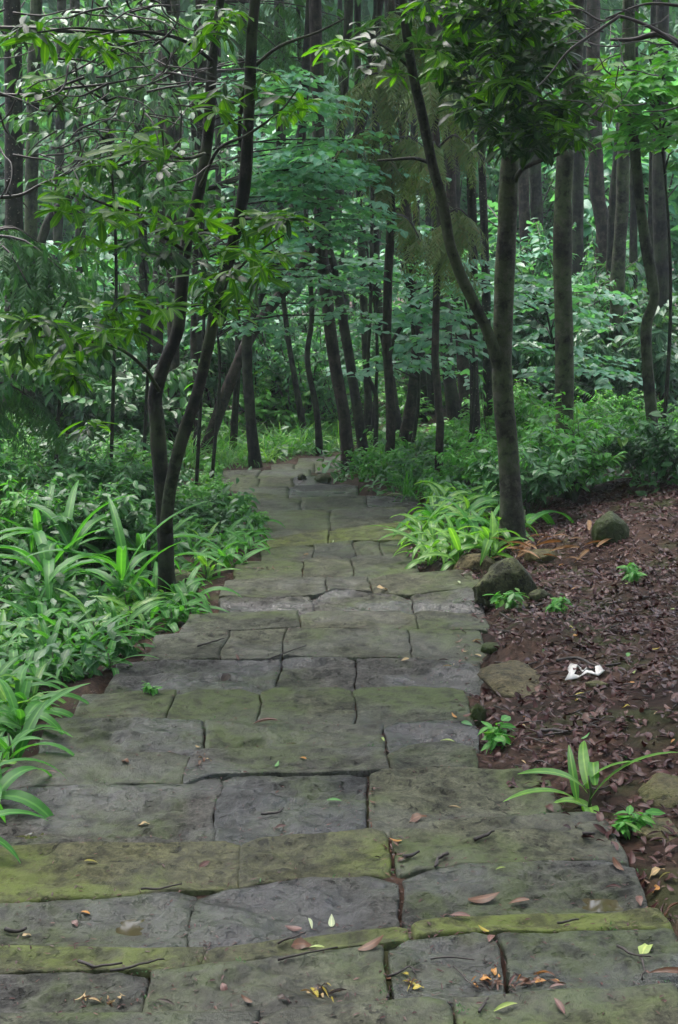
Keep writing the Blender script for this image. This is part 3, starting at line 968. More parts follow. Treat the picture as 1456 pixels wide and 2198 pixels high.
# --- the grey trunk on the right with the dark leafy crown
gl = hit(1100, 1172)[0]
GYY = gl.y
grey = thing('grey_barked_tree', 'smooth grey trunk with a leaning side limb under dense dark leaves', 'tree', gl)
trunk_part('trunk', [(1100, 1172), (1096, 1060), (1090, 950), (1078, 830), (1080, 700), (1083, 600), (1088, 500), (1092, 400), (1098, 320), (1105, 200), (1110, 60), (1112, -80)],
           48, 34, GYY, 'bark_grey', grey, gl, gl.z + 6.5, 0, True, 16, .09, 5.0, gl.z)
trunk_part('limb', [(1074, 800), (1062, 755), (1045, 708), (1018, 650), (990, 592), (965, 520), (950, 430), (930, 360), (905, 240), (887, 160), (872, 60), (858, -60), (850, -200)],
           27, 16, GYY, 'bark_green', grey, gl, None, -.5, sides=12, rough=.08, seed=7.0)
for pts, a, b, dy in [([(920, 348), (890, 340), (850, 342), (810, 345)], 9, 4, -.2), ([(1103, 395), (1120, 365), (1160, 345), (1200, 330), (1240, 300)], 12, 5, -.6),
                      ([(1106, 200), (1140, 150), (1200, 120), (1260, 170)], 12, 5, -.9), ([(1106, 150), (1060, 120), (1010, 100), (970, 90)], 12, 5, -.9),
                      ([(885, 150), (840, 110), (790, 90), (730, 110)], 9, 4, -.5), ([(1110, 20), (1130, 60), (1150, 150), (1165, 230), (1180, 300)], 9, 5, -1.0)]:
    limb_px(grey, gl, pts, a, b, GYY, 'bark_dark', dy)
spec = []
for i in range(1600):
    u, v = R.uniform(905, 1310), R.uniform(-40, 325)
    # outline of the hanging mass
    lo = np.interp(u, [905, 950, 1000, 1050, 1100, 1160, 1220, 1270, 1310], [60, 150, 260, 320, 330, 335, 325, 250, 210])
    hi = np.interp(u, [905, 1180, 1215, 1260, 1310], [-40, -40, 40, 150, 185])
    if hi < v < lo:
        spec.append((u, v, GYY - R.uniform(.2, 1.7), R.uniform(.75, 1.0)))
    if len(spec) > 230:
        break
for u, v in [(720, 130), (755, 110), (800, 85), (830, 120), (770, 150), (735, 90), (860, 60), (890, 90), (820, 40), (850, 160), (880, 30), (920, 30), (780, 60), (700, 100)]:
    spec.append((u, v, GYY - R.uniform(.3, .9), .85))
R.shuffle(spec)
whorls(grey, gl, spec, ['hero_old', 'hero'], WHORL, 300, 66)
cr = obj('crown', CROWN[1], grey, (0, -.3, 6.4), (0, 0, 2), 1.0); cr['kind'] = 'stuff'

# --- single trunks, right to left and near to far
tree('straight grey green trunk right of the thick grey tree', [(1215, 1065), (1212, 900), (1210, 700), (1208, 560), (1210, 400), (1220, 250), (1235, 100), (1240, -60)], 42, 32, 'bark_grey', sides=16)
tree('slender winding greenish trunk near the right border', [(1408, 1015), (1400, 900), (1390, 780), (1388, 700), (1405, 640), (1398, 590), (1380, 480), (1365, 350), (1355, 200), (1352, 50), (1350, -60)], 24, 20, 'bark_green', height=6)
tree('dark thick trunk at the left border flecked with white', [(26, 1020), (26, 900), (28, 700), (30, 450), (30, 200), (24, -60)], 40, 36, 'bark_spot', sides=14)
tree('dim green trunk just right of the white flecked trunk', [(64, 960), (64, 700), (68, 400), (72, 200), (80, -40)], 30, 24, 'bark_green')
tree('thin dark trunk leaning right across the upper left', [(60, 990), (78, 620), (98, 490), (150, 420), (190, 365), (250, 240), (300, 120), (322, 40), (340, -60)], 20, 17, 'bark_dark', crown=False)
TR = [
 # label, points, widths, bark
 ('left of the two flecked thin trunks behind the grey tree', [(1022, 1010), (1018, 800), (1016, 560), (1010, 320), (1000, 60), (998, -40)], 20, 17, 'bark_spot'),
 ('right of the two flecked thin trunks behind the grey tree', [(1050, 990), (1046, 760), (1042, 560), (1034, 330), (1028, 80), (1026, -40)], 18, 15, 'bark_spot'),
 ('leaning brown trunk left of the flecked pair', [(985, 945), (965, 820), (952, 640), (940, 470), (930, 250), (925, -40)], 28, 26, 'bark_dark'),
 ('brown trunk close behind the leaning one near the flecked pair', [(1004, 935), (990, 720), (975, 560), (966, 300), (960, -40)], 24, 22, 'bark_red'),
 ('dark trunk with a bent foot at the right of the path end', [(866, 972), (884, 860), (896, 740), (886, 620), (872, 450), (866, 250), (860, -40)], 26, 20, 'bark_red'),
 ('straight dark trunk just behind the one with a bent foot', [(908, 905), (902, 720), (896, 560), (890, 300), (885, -40)], 18, 14, 'bark_dark'),
 ('left stem of the dark pair rising at the path bend', [(748, 1012), (740, 900), (716, 760), (702, 640), (690, 540), (686, 350), (680, 150), (676, -40)], 26, 26, 'bark_red'),
 ('right stem of the dark pair rising at the path bend', [(784, 1000), (770, 900), (746, 740), (718, 590), (700, 500), (712, 400), (735, 250), (750, -40)], 22, 18, 'bark_dark'),
 ('thin dark trunk right of the pair at the path bend', [(788, 965), (790, 850), (784, 720), (778, 560), (770, 350), (768, -40)], 18, 14, 'bark_dark'),
 ('slim sapling trunk with a hooked bend right of the pair', [(806, 985), (808, 860), (800, 830), (790, 790), (796, 640), (800, 400), (806, -40)], 9, 8, 'bark_dark'),
 ('crooked thin trunk bent like an elbow behind the path end', [(836, 975), (834, 820), (842, 740), (862, 700), (890, 640), (920, 560), (950, 420), (960, 200)], 10, 7, 'bark_dark'),
 ('trunk leaning left to the foot of the bent trunk', [(858, 960), (846, 860), (828, 740), (812, 650), (806, 450), (810, 100), (812, -40)], 20, 15, 'bark_dark'),
 ('strongly leaning dark trunk crossing left of the path end', [(438, 992), (468, 890), (515, 770), (556, 692), (616, 615), (660, 548), (700, 462), (735, 380), (780, 250)], 26, 20, 'bark_red'),
 ('dark trunk standing at the left edge of the far path', [(548, 1003), (538, 900), (531, 780), (536, 690), (575, 600), (612, 500), (640, 380), (660, 100), (668, -40)], 24, 16, 'bark_dark'),
 ('thin upright trunk behind the far end of the path', [(656, 960), (636, 830), (618, 720), (606, 600), (600, 400), (596, -40)], 13, 9, 'bark_dark'),
 ('wavy thin trunk behind the far end of the path', [(686, 978), (680, 880), (660, 770), (670, 670), (660, 520), (650, 300), (640, -40)], 13, 9, 'bark_dark'),
 ('pale distant trunk deep behind the path end', [(628, 905), (618, 800), (612, 700), (606, 500), (604, 200), (602, -40)], 22, 18, 'bark_dark'),
 ('distant trunk left of the pale one behind the path', [(582, 935), (594, 790), (602, 680), (606, 520), (600, 300), (596, -40)], 18, 14, 'bark_dark'),
 ('thin trunk between the leaning tree and the far path', [(500, 985), (506, 870), (512, 740), (508, 600), (516, 400), (520, -40)], 15, 12, 'bark_dark'),
 ('dim trunk behind the right stem of the forked tree', [(418, 960), (420, 780), (424, 600), (430, 350), (436, -40)], 26, 22, 'bark_dark'),
 ('reddish trunk between the stems of the forked tree', [(376, 985), (374, 820), (370, 600), (366, 350), (360, 150), (355, -40)], 26, 22, 'bark_red'),
 ('green mossy trunk left of the forked tree', [(372, 940), (375, 700), (377, 420), (378, 250), (376, -40)], 22, 20, 'bark_green'),
 ('dim reddish trunk left of the green mossy one', [(336, 960), (338, 760), (342, 560), (350, 350), (352, 150), (350, -40)], 26, 24, 'bark_red'),
 ('shadowy trunk in the shrubs left of the forked tree', [(316, 950), (316, 760), (308, 560), (300, 350), (296, -40)], 24, 20, 'bark_dark'),
 ('faint trunk deep in the left thicket', [(180, 930), (176, 700), (172, 450), (165, 200), (160, -40)], 22, 20, 'bark_dark'),
 ('dark trunk right of the grey tree leaning to the left', [(1182, 865), (1168, 760), (1158, 600), (1150, 400), (1140, 200), (1135, -40)], 28, 26, 'bark_dark'),
 ('brown trunk left of the leaning dark one by the grey tree', [(1156, 850), (1140, 700), (1130, 560), (1122, 350), (1116, 100), (1112, -40)], 24, 22, 'bark_red'),
 ('greyish trunk just right of the straight grey green trunk', [(1236, 850), (1240, 660), (1240, 480), (1242, 330), (1246, 100), (1250, -40)], 26, 24, 'bark_dark'),
 ('reddish trunk with a knee right of the straight trunk', [(1282, 840), (1288, 650), (1296, 500), (1283, 420), (1278, 300), (1274, 100), (1272, -40)], 32, 28, 'bark_red'),
 ('mossy brown trunk behind the leathery shrubs', [(1322, 905), (1322, 740), (1326, 600), (1336, 450), (1340, 300), (1348, 100), (1352, -40)], 30, 24, 'bark_grey'),
 ('dark trunk close behind the mossy brown one', [(1306, 880), (1308, 720), (1312, 560), (1322, 380), (1340, 200), (1350, -40)], 22, 18, 'bark_dark'),
 ('dark forking trunk near the right border', [(1440, 900), (1428, 700), (1418, 480), (1416, 330), (1420, 150), (1425, -40)], 34, 26, 'bark_dark'),
 ('thin dark trunk left of the forking one at right', [(1366, 880), (1362, 700), (1360, 520), (1362, 300), (1364, -40)], 18, 16, 'bark_dark'),
 ('slim grey trunk behind the winding greenish one', [(1396, 880), (1394, 700), (1398, 500), (1402, 300), (1405, -40)], 16, 14, 'bark_dark'),
 ('distant trunk seen right of the bent trunk', [(925, 890), (922, 700), (920, 500), (918, 200), (916, -40)], 14, 12, 'bark_dark'),
 ('distant trunk seen left of the flecked pair', [(978, 880), (976, 700), (980, 500), (984, 200), (986, -40)], 14, 12, 'bark_dark'),
 ('slim distant trunk far behind the path bend', [(728, 890), (730, 720), (734, 500), (732, 200), (730, -40)], 12, 10, 'bark_dark'),
 ('slim distant trunk above the bend of the path', [(838, 885), (834, 700), (836, 500), (832, 200), (830, -40)], 13, 11, 'bark_dark'),
 ('distant trunk far left behind the leaning tree', [(476, 890), (474, 700), (470, 500), (468, 200), (466, -40)], 14, 12, 'bark_dark'),
 ('faint trunk deep in the thicket at the left', [(116, 900), (120, 700), (126, 450), (130, 200), (134, -40)], 20, 18, 'bark_dark'),
 ('faint trunk far behind between the left stems', [(250, 905), (246, 700), (240, 450), (236, 200), (232, -40)], 18, 16, 'bark_dark'),
]
for lab, px, a, b, mt in TR:
    tree(lab, px, a, b, mt, ydrift=R.uniform(-.4, .4), height=R.uniform(7, 9), cs=1.15)

# ------------------------------------------------------------------ undergrowth
BLADE = [leaf_t(1, .2, 1.6, .22, 'blade', 9, up=1.0), leaf_t(1, .23, 1.9, .25, 'blade', 9, up=1.05), leaf_t(1, .18, 1.0, .2, 'blade', 9, up=1.05), leaf_t(1, .22, 2.2, .25, 'blade', 9, up=.95)]
GRASS = [leaf_t(1, .035, 1.6, .3, 'blade', 6, up=1.35), leaf_t(1, .03, 1.0, .3, 'blade', 6, up=1.4), leaf_t(1, .04, 2.2, .3, 'blade', 6, up=1.3)]
BM_ = {m: [mesh_np('blade', *t, M[m]) for t in BLADE] for m in ('blade', 'blade_fresh')}

def shade_of(v):
    return v

def blade_plant(loc, size, n, mat, label, group=None, name='broad_grass', spread=.05, cat='grass clump', lean=0.35):
    """a clump of broad arching blades, every blade its own mesh"""
    root = thing(name, label, cat, loc, group)
    stem_h = size * .35
    for i in range(n):
        t = i / max(1, n - 1)
        yaw = i * 2.4 + R.uniform(-.5, .5)
        a = R.uniform(0, 6.28); r = spread * R.random()
        h = stem_h * R.uniform(0, 1)
        o = obj('blade', R.choice(BM_[mat]), root)
        o.matrix_local = (Matrix.Translation((math.cos(a) * r, math.sin(a) * r, h - .02)) @ Matrix.Rotation(yaw, 4, 'Z') @ Matrix.Rotation(R.uniform(-lean, lean * .6), 4, 'X')
                          @ Matrix.Rotation(R.uniform(-.35, .35), 4, 'Y') @ Matrix.Scale(size * R.uniform(.65, 1.1), 4))
    P = [Vector((0, 0, -.03)), Vector((0.01, 0, stem_h * .5)), Vector((0, .01, stem_h))]
    obj('stem', mesh_np('stem', *tube(P, [.006, .005, .004], 6), M['stem']), root)
    return root

def inside(poly, u, v):
    c = False
    for (a, b), (d, e) in zip(poly, poly[1:] + poly[:1]):
        if (b > v) != (e > v) and u < (d - a) * (v - b) / (e - b) + a:
            c = not c
    return c

def spots(poly, n, gap=0.12):
    """random footing points, spaced on the ground, inside a traced outline"""
    us, vs_ = [p[0] for p in poly], [p[1] for p in poly]
    out = []
    for _ in range(n * 40):
        u, v = R.uniform(min(us), max(us)), R.uniform(min(vs_), max(vs_))
        if not inside(poly, u, v):
            continue
        p = hit(u, v)[0]
        if float(np.interp(p.y, EY, EL)) - .04 < p.x < float(np.interp(p.y, EY, ER)) + .04 and p.y < EY[-1]:
            continue
        if all((p - q).length > gap for q in out):
            out.append(p)
        if len(out) >= n:
            break
    return out

# broad bamboo-like grass massed on the left
for p in spots([(-120, 1700), (20, 1670), (150, 1500), (330, 1480), (400, 1410), (455, 1300), (330, 1270), (-120, 1270)], 80, .10):
    blade_plant(p, R.uniform(.22, .35), R.randint(9, 13), 'blade' if R.random() < .8 else 'blade_fresh', 'broad arching grass massed along the left edge of the path', 'broad grass left of the near path')
for (u, v, s, n, lab) in [(-60, 1830, .36, 8, 'grass reaching over the stones with one long arching blade at left'), (-20, 1725, .40, 9, 'grass clump at the left border beside the lowest stones'),
                          (20, 1640, .36, 9, 'grass clump at the left edge beside the mossy smooth stone')]:
    blade_plant(hit(u, v)[0], s, n, 'blade', lab)
for p in spots([(400, 1255), (500, 1240), (600, 1180), (590, 1130), (480, 1110), (390, 1150)], 22, .16):
    blade_plant(p, R.uniform(.2, .33), R.randint(8, 12), 'blade_fresh' if R.random() < .35 else 'blade', 'light grass tuft hanging over the left edge of the middle path', 'grass left of the middle path')
for p in spots([(850, 1218), (1000, 1222), (1090, 1200), (1080, 1110), (960, 1090), (880, 1130)], 20, .15):
    blade_plant(p, R.uniform(.36, .52), R.randint(9, 13), 'blade_fresh' if R.random() < .55 else 'blade', 'bright fresh grass clump spilling over the right edge of the path', 'bright grass right of the path')
blade_plant(hit(1262, 1738)[0], .36, 9, 'blade_fresh', 'green bladed seedling on the bank at the right of the path', None, 'grass_seedling')
blade_plant(hit(1125, 1150)[0], .55, 7, 'blade', 'tall broad leaved shoot at the foot of the grey trunk', None, 'grass_shoot', lean=.2)
for p in spots([(70, 1330), (330, 1320), (320, 1230), (60, 1240)], 5, .3):
    root = thing('tall_grass', 'tall narrow bladed grass standing above the left grass mass', 'grass clump', p, 'tall grass at the left')
    for i in range(9):
        o = obj('blade', R.choice(BM_['blade']), root)
        o.matrix_local = Matrix.Translation((R.uniform(-.03, .03), R.uniform(-.03, .03), R.uniform(0, .25))) @ Matrix.Rotation(i * 2.4, 4, 'Z') @ Matrix.Rotation(R.uniform(0, .3), 4, 'X') @ Matrix.Diagonal((.45, .75, .75, 1))

def stems_leaves(seed, h, n_stem, per, leaf, tpl, spread=.5, pitch=(-.5, .35), droop=.25, side=4, start=.3):
    """a shrub: stems fan out from the foot and carry leaves on their upper parts"""
    rg = np.random.default_rng(seed)
    tubes, pos, ya, pi_, ro, si = [], [], [], [], [], []
    for s in range(n_stem):
        az = rg.uniform(0, 6.28); L_ = h * rg.uniform(.6, 1.08); out = spread * h * rg.uniform(.2, 1)
        P = []
        kx, ky = rg.normal() * .06 * h, rg.normal() * .06 * h
        for i in range(6):
            t = i / 5
            P.append(Vector((math.cos(az) * out * t ** 1.2 + kx * math.sin(t * 3), math.sin(az) * out * t ** 1.2 + ky * math.sin(t * 4), L_ * t - droop * out * t * t - .03)))
        tubes.append(tube(P, [max(.0015, h * .007 * (1 - .75 * i / 5)) for i in range(6)], side))
        side_br = 3
        lines = [(P, 1.0)]
        for b in range(side_br):
            t = rg.uniform(.35, .85); i = int(t * 5); q = P[i].lerp(P[min(5, i + 1)], t * 5 - i)
            a2 = az + rg.uniform(-1.6, 1.6); l2 = L_ * rg.uniform(.18, .36)
            e = q + Vector((math.cos(a2) * l2, math.sin(a2) * l2, l2 * rg.uniform(.1, .7)))
            lines.append(([q.lerp(e, x / 3) for x in range(4)], .6))
            tubes.append(tube(lines[-1][0], [h * .003] * 3 + [h * .0015], side))
        for Q, fac in lines:
            m = max(2, int(per * fac))
            for k in range(m):
                t = start + (1 - start) * (k + rg.random()) / m if fac == 1.0 else (k + .5) / m
                x = t * (len(Q) - 1); i = min(len(Q) - 2, int(x)); q = Q[i].lerp(Q[i + 1], x - i)
                d = Q[min(i + 1, len(Q) - 1)] - Q[i]
                base = math.atan2(-d.x, d.y)
                pos.append(tuple(q)); ya.append(base + (1 if k % 2 else -1) * rg.uniform(.5, 1.5) if fac < 1 else rg.uniform(0, 6.28))
                pi_.append(rg.uniform(*pitch)); ro.append(rg.normal() * .3); si.append(leaf * rg.uniform(.6, 1.15))
    return merge(tubes), scatter(tpl, pos, ya, pi_, ro, si)

def shrub_kind(seed, mat, stem='stem', **kw):
    T, L_ = stems_leaves(seed, **kw)
    return mesh_np('stems', *T, M[stem]), mesh_np('foliage', *L_, M[mat])

KIND = {
    'light': [shrub_kind(s, 'shrub', h=1.0, n_stem=13, per=26, leaf=.105, tpl=LEAF3, spread=.5) for s in (11, 12, 13)],
    'dark': [shrub_kind(s, 'shrub_dark', h=1.0, n_stem=14, per=26, leaf=.125, tpl=LEAF3, spread=.55) for s in (21, 22, 23)],
    'low': [shrub_kind(s, 'shrub', h=1.0, n_stem=16, per=16, leaf=.20, tpl=LEAF3, spread=.8) for s in (31, 32)],
    'lowdark': [shrub_kind(s, 'shrub_dark', h=1.0, n_stem=16, per=16, leaf=.20, tpl=LEAF3, spread=.8) for s in (36, 37)],
    'sprout': [shrub_kind(s, 'shrub', h=1.0, n_stem=4, per=7, leaf=.5, tpl=LEAF3, spread=.7, side=3) for s in (71, 72)],
    'pale': [shrub_kind(s, 'pale', 'twig', h=1.0, n_stem=13, per=42, leaf=.095, tpl=LEAF3, spread=.6, pitch=(-.8, .3), start=.35) for s in (41, 42, 43)],
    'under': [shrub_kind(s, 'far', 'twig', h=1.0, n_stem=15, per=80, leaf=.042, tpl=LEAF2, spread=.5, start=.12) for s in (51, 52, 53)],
    'teal': [shrub_kind(s, 'teal', 'twig', h=1.0, n_stem=13, per=60, leaf=.055, tpl=MAPLE, spread=.55, pitch=(-.25, .2), start=.2) for s in (61, 62)],
}
def tuft_mesh(seed, n=46, mat='blade'):
    rg = np.random.default_rng(seed)
    pos = np.concatenate([rg.normal(size=(n, 2)) * .10, np.zeros((n, 1))], 1)
    return mesh_np('blades', *scatter(GRASS, pos, rg.uniform(0, 6.28, n), rg.uniform(-.35, .2, n), rg.normal(size=n) * .3, rg.uniform(.5, 1.1, n)), M[mat])
TUFT = [tuft_mesh(s, 46, m) for s, m in ((1, 'blade'), (2, 'blade_fresh'), (3, 'blade'))]

def shrub(kind, p, h, label, group, name='leafy_shrub', cat='shrub', wide=1.0):
    st, fo = R.choice(KIND[kind])
    root = thing(name, label, cat, p, group, R.uniform(0, 6.28), (h * wide, h * wide, h))
    obj('stems', st, root)
    f = obj('foliage', fo, root); f['kind'] = 'stuff'
    return root

def tuft(p, h, label, group):
    o = obj('grass_tuft', R.choice(TUFT), None, p, (0, 0, R.uniform(0, 6.28)), h)
    return tag(o, label, 'grass clump', group)

for p in spots([(-120, 1260), (330, 1250), (340, 1120), (330, 1010), (-120, 1010)], 34, .22):
    shrub('dark' if R.random() < .5 else 'light', p, R.uniform(.45, .85), 'knee high leafy undergrowth filling the left side behind the grass', 'undergrowth at the left')
for p in spots([(300, 1190), (470, 1160), (480, 1110), (430, 1040), (380, 1010), (300, 1040)], 20, .2):
    shrub('low' if R.random() < .5 else 'lowdark', p, R.uniform(.2, .34), 'low leafy plant between the forked tree and the path', 'low plants behind the forked tree')
for p in spots([(560, 1160), (600, 1120), (560, 1060), (500, 1030), (440, 1010), (420, 1060), (500, 1120)], 14, .2):
    shrub('low', p, R.uniform(.1, .18), 'small light green herb at the left verge of the far path', 'herbs on the left verge')
for p in spots([(390, 1010), (480, 1005), (560, 1000), (640, 978), (700, 972), (760, 966), (760, 940), (600, 930), (390, 960)], 46, .2):
    tuft(p, R.uniform(.4, .75), 'tall pale grass tuft behind the far bend of the path', 'grass behind the far path')
for p in spots([(760, 1060), (850, 1090), (990, 1100), (1010, 1010), (990, 940), (790, 950), (745, 1020)], 40, .2):
    if R.random() < .35:
        tuft(p, R.uniform(.25, .5), 'short grass tuft in the low plants right of the far path', 'grass right of the far path')
    else:
        shrub('low' if R.random() < .6 else 'lowdark', p, R.uniform(.2, .42), 'low herb covering the ground right of the far path', 'ground plants right of the far path')
for p in spots([(1000, 1110), (1130, 1120), (1260, 1085), (1400, 1060), (1560, 1050), (1560, 930), (1250, 930), (1000, 960)], 30, .3):
    shrub('light' if R.random() < .85 else 'dark', p, R.uniform(.45, .95), 'light green leafy shrub among the right hand trunks', 'shrubs under the right trunks')
for p in spots([(1130, 930), (1560, 930), (1560, 860), (1150, 870)], 9, .7):
    shrub('pale', p, R.uniform(1.7, 2.7), 'tall shrub with pale leathery leaves at the right', 'leathery shrubs at the right', 'leathery shrub'.replace(' ', '_'))
for p in spots([(-160, 990), (400, 985), (400, 880), (-160, 880)], 16, .55):
    shrub('dark' if R.random() < .4 else 'pale', p, R.uniform(1.3, 2.6), 'tall dark leafy shrub in the thicket at the left', 'thicket at the left', 'thicket_shrub')
for i, (u, v, h, k, lab) in enumerate([(1080, 1318, .17, 'sprout', 'small leafy plant at the foot of the dark boulder'), (1075, 1605, .14, 'sprout', 'dark seedling beside the square edge of the path'),
                                       (1350, 1795, .12, 'sprout', 'little broad leaved seedling below the bladed one'), (1210, 1320, .12, 'sprout', 'tiny green seedling in the litter behind the boulder'),
                                       (1370, 1250, .14, 'sprout', 'tiny green seedling in the litter at the right'), (330, 1487, .07, 'sprout', 'tiny fern like weed growing at the edge of the stones')]):
    shrub(k, hit(u, v)[0], h, lab, None, 'seedling', 'seedling')

# large-leaved sapling at the left and the tall shoot between the stems
def sapling(p, pts, n, leaf, mat, label, spread=.35):
    root = thing('sapling', label, 'sapling', p)
    Q = catmull([Vector(q) for q in pts], 5)
    obj('stem', mesh_np('stem', *tube(Q, list(np.linspace(.008, .003, len(Q))), 6), M['stem']), root)
    mes = [mesh_np('leaf', *t, M[mat]) for t in LEAF]
    for i in range(n):
        t = .35 + .65 * i / n
        q = Q[min(len(Q) - 1, int(t * len(Q)))]
        o = obj('leaf', R.choice(mes), root)
        o.matrix_local = Matrix.Translation(q) @ Matrix.Rotation(i * 2.4 + R.uniform(-.3, .3), 4, 'Z') @ Matrix.Rotation(R.uniform(-.5, .2), 4, 'X') @ Matrix.Scale(leaf * R.uniform(.75, 1.15), 4)
sapling(hit(240, 1200)[0], [(0, 0, 0), (.03, 0, .18), (-.05, .02, .36), (-.12, 0, .46)], 9, .24, 'blade', 'sapling with very large drooping leaves left of the forked tree')
sapling(hit(395, 1010)[0], [(0, 0, 0), (.05, 0, .5), (.15, .02, 1.0), (.32, 0, 1.45)], 22, .17, 'shrub', 'slanting pale leafy shoot between the two stems')
sapling(hit(-20, 1190)[0], [(0, 0, 0), (.05, 0, .2), (.1, 0, .42)], 8, .24, 'hero', 'broad leaved sapling at the left border')
sapling(hit(1060, 1010)[0], [(0, 0, 0), (-.1, 0, .5), (-.16, .02, .9), (-.2, 0, 1.15)], 16, .13, 'shrub', 'slim light green sapling left of the grey trunk')

# dry fallen bamboo leaves on the right
root = thing('dry_bamboo_leaves', 'heap of dry tan bamboo leaves between the grey trunk and the pointed boulder', 'dead leaves', hit(1180, 1195)[0])
bl = [mesh_np('leaf', *t, M['dead']) for t in (leaf_t(1, .2, .6, .3, 'blade', 7, up=.3), leaf_t(1, .17, .9, .4, 'blade', 7, up=.5))]
for i in range(26):
    o = obj('leaf', R.choice(bl), root)
    x, y = R.uniform(-.32, .30), R.uniform(-.2, .25)
    z = ground_z(root.location.x + x, root.location.y + y) - root.location.z
    o.matrix_local = Matrix.Translation((x, y, z + R.uniform(.02, .12))) @ Matrix.Rotation(R.uniform(0, 6.28), 4, 'Z') @ Matrix.Rotation(R.uniform(-.3, .2), 4, 'X') @ Matrix.Rotation(R.uniform(-1, 1), 4, 'Y') @ Matrix.Scale(R.uniform(.14, .26), 4)

# ------------------------------------------------------------------ foliage of the middle distance
def layered_tree(u, v, Y, label, sprays, leaf=.12, mat='teal', bark='bark_dark', name='layered_tree', tpl=MAPLE, w=9, flat=(-.25, .15)):
    """a slim tree whose twigs spread in flat layers: sprays at (u, v, radius px)"""
    b = on_y(u, v, Y); b.z = ground_z(b.x, Y)
    root = thing(name, label, 'tree', b)
    pts = sorted({(s[0], s[1]) for s in sprays}, key=lambda q: -q[1])
    topv = min(s[1] for s in sprays)
    P = [b + Vector((0, 0, -.1))]
    for i in range(1, 6):
        t = i / 5
        q = on_y(u + 20 * math.sin(t * 4), v + (topv - v) * t, Y)
        P.append(Vector((q.x, Y, max(q.z, b.z + .3 * i))))
    Q = catmull(P, 4)
    k = px_m(Y)
    obj('trunk', mesh_np('trunk', *tube([q - b for q in Q], list(np.linspace(w * k / 2, w * k / 5, len(Q))), 8, .1), M[bark]), root)
    pos, ya, pi_, ro, si = [], [], [], [], []
    for (su, sv, rp) in sprays:
        c = on_y(su, sv, Y + R.uniform(-.9, .6))
        st = min(Q, key=lambda q: abs(q.z - (c.z - .15)))
        mid = st.lerp(c, .5) + Vector((0, 0, .06))
        obj('branch', mesh_np('branch', *tube([st - b, mid - b, c - b], [.012, .009, .004], 5), M[bark]), root)
        r = rp * k
        nt = max(4, int(10 * (rp / 60) ** 1.3))
        for _ in range(nt):
            a = R.uniform(0, 6.28); rr = r * math.sqrt(R.random())
            t0 = c + Vector((math.cos(a) * rr, math.sin(a) * rr, R.gauss(0, .06)))
            az = a + R.uniform(-.6, .6)
            for j in range(7):
                q = t0 + Vector((math.cos(az), math.sin(az), -.15)) * j * leaf * .42 - b
                pos.append(tuple(q)); ya.append(az - 1.57 + (1 if j % 2 else -1) * R.uniform(.4, 1.2)); pi_.append(R.uniform(*flat)); ro.append(R.gauss(0, .25)); si.append(leaf * R.uniform(.6, 1.1))
    f = obj('foliage', mesh_np('foliage', *scatter(tpl, pos, ya, pi_, ro, si), M[mat]), root)
    f['kind'] = 'stuff'
    return root

def sprays(n, u0, u1, v0, v1, r0=45, r1=80):
    return [(R.uniform(u0, u1), R.uniform(v0, v1), R.uniform(r0, r1)) for _ in range(n)]
layered_tree(418, 1005, 14.5, 'slim tree with flat layers of pale teal leaves over the middle of the path', sprays(11, 540, 700, 150, 330) + sprays(13, 560, 790, 330, 500) + sprays(7, 640, 830, 300, 400), .11)
layered_tree(452, 990, 15.5, 'lower layered tree with teal leaves left of the path end', sprays(12, 430, 680, 500, 690) + sprays(10, 480, 760, 560, 700), .10)
layered_tree(790, 985, 18.0, 'layered tree with teal leaves behind the dark pair of stems', sprays(14, 680, 880, 420, 640), .10)
layered_tree(1420, 960, 14.0, 'slim tree with light green leaf layers at the upper right', sprays(18, 1290, 1480, 110, 330), .13, 'shrub')
layered_tree(1000, 965, 15.0, 'thin understory tree with pale leaves behind the flecked trunks', sprays(9, 930, 1060, 560, 760, 30, 60), .13)
layered_tree(230, 1000, 12.5, 'thicket tree with glossy pale leaves at the upper left', sprays(20, 90, 420, 20, 330), .13, 'pale', tpl=LEAF3, flat=(-.9, .2))
layered_tree(300, 1000, 13.5, 'shaded tree with long leaves behind the left stem', sprays(20, 170, 420, 330, 640), .13, 'shrub_dark', tpl=LEAF3, flat=(-.9, .2))
layered_tree(110, 1010, 13.0, 'dark leafy tree beside the white flecked trunk', sprays(20, -40, 210, 540, 830), .15, 'shrub_dark', tpl=LEAF3, flat=(-.9, .2))
layered_tree(1180, 985, 17.0, 'understory tree with pale leaves behind the straight trunk', sprays(14, 1060, 1300, 620, 830, 40, 70), .13, 'teal')
layered_tree(880, 985, 17.5, 'understory tree with fine teal leaves right of the path end', sprays(14, 780, 1000, 560, 800, 40, 70), .12, 'teal')

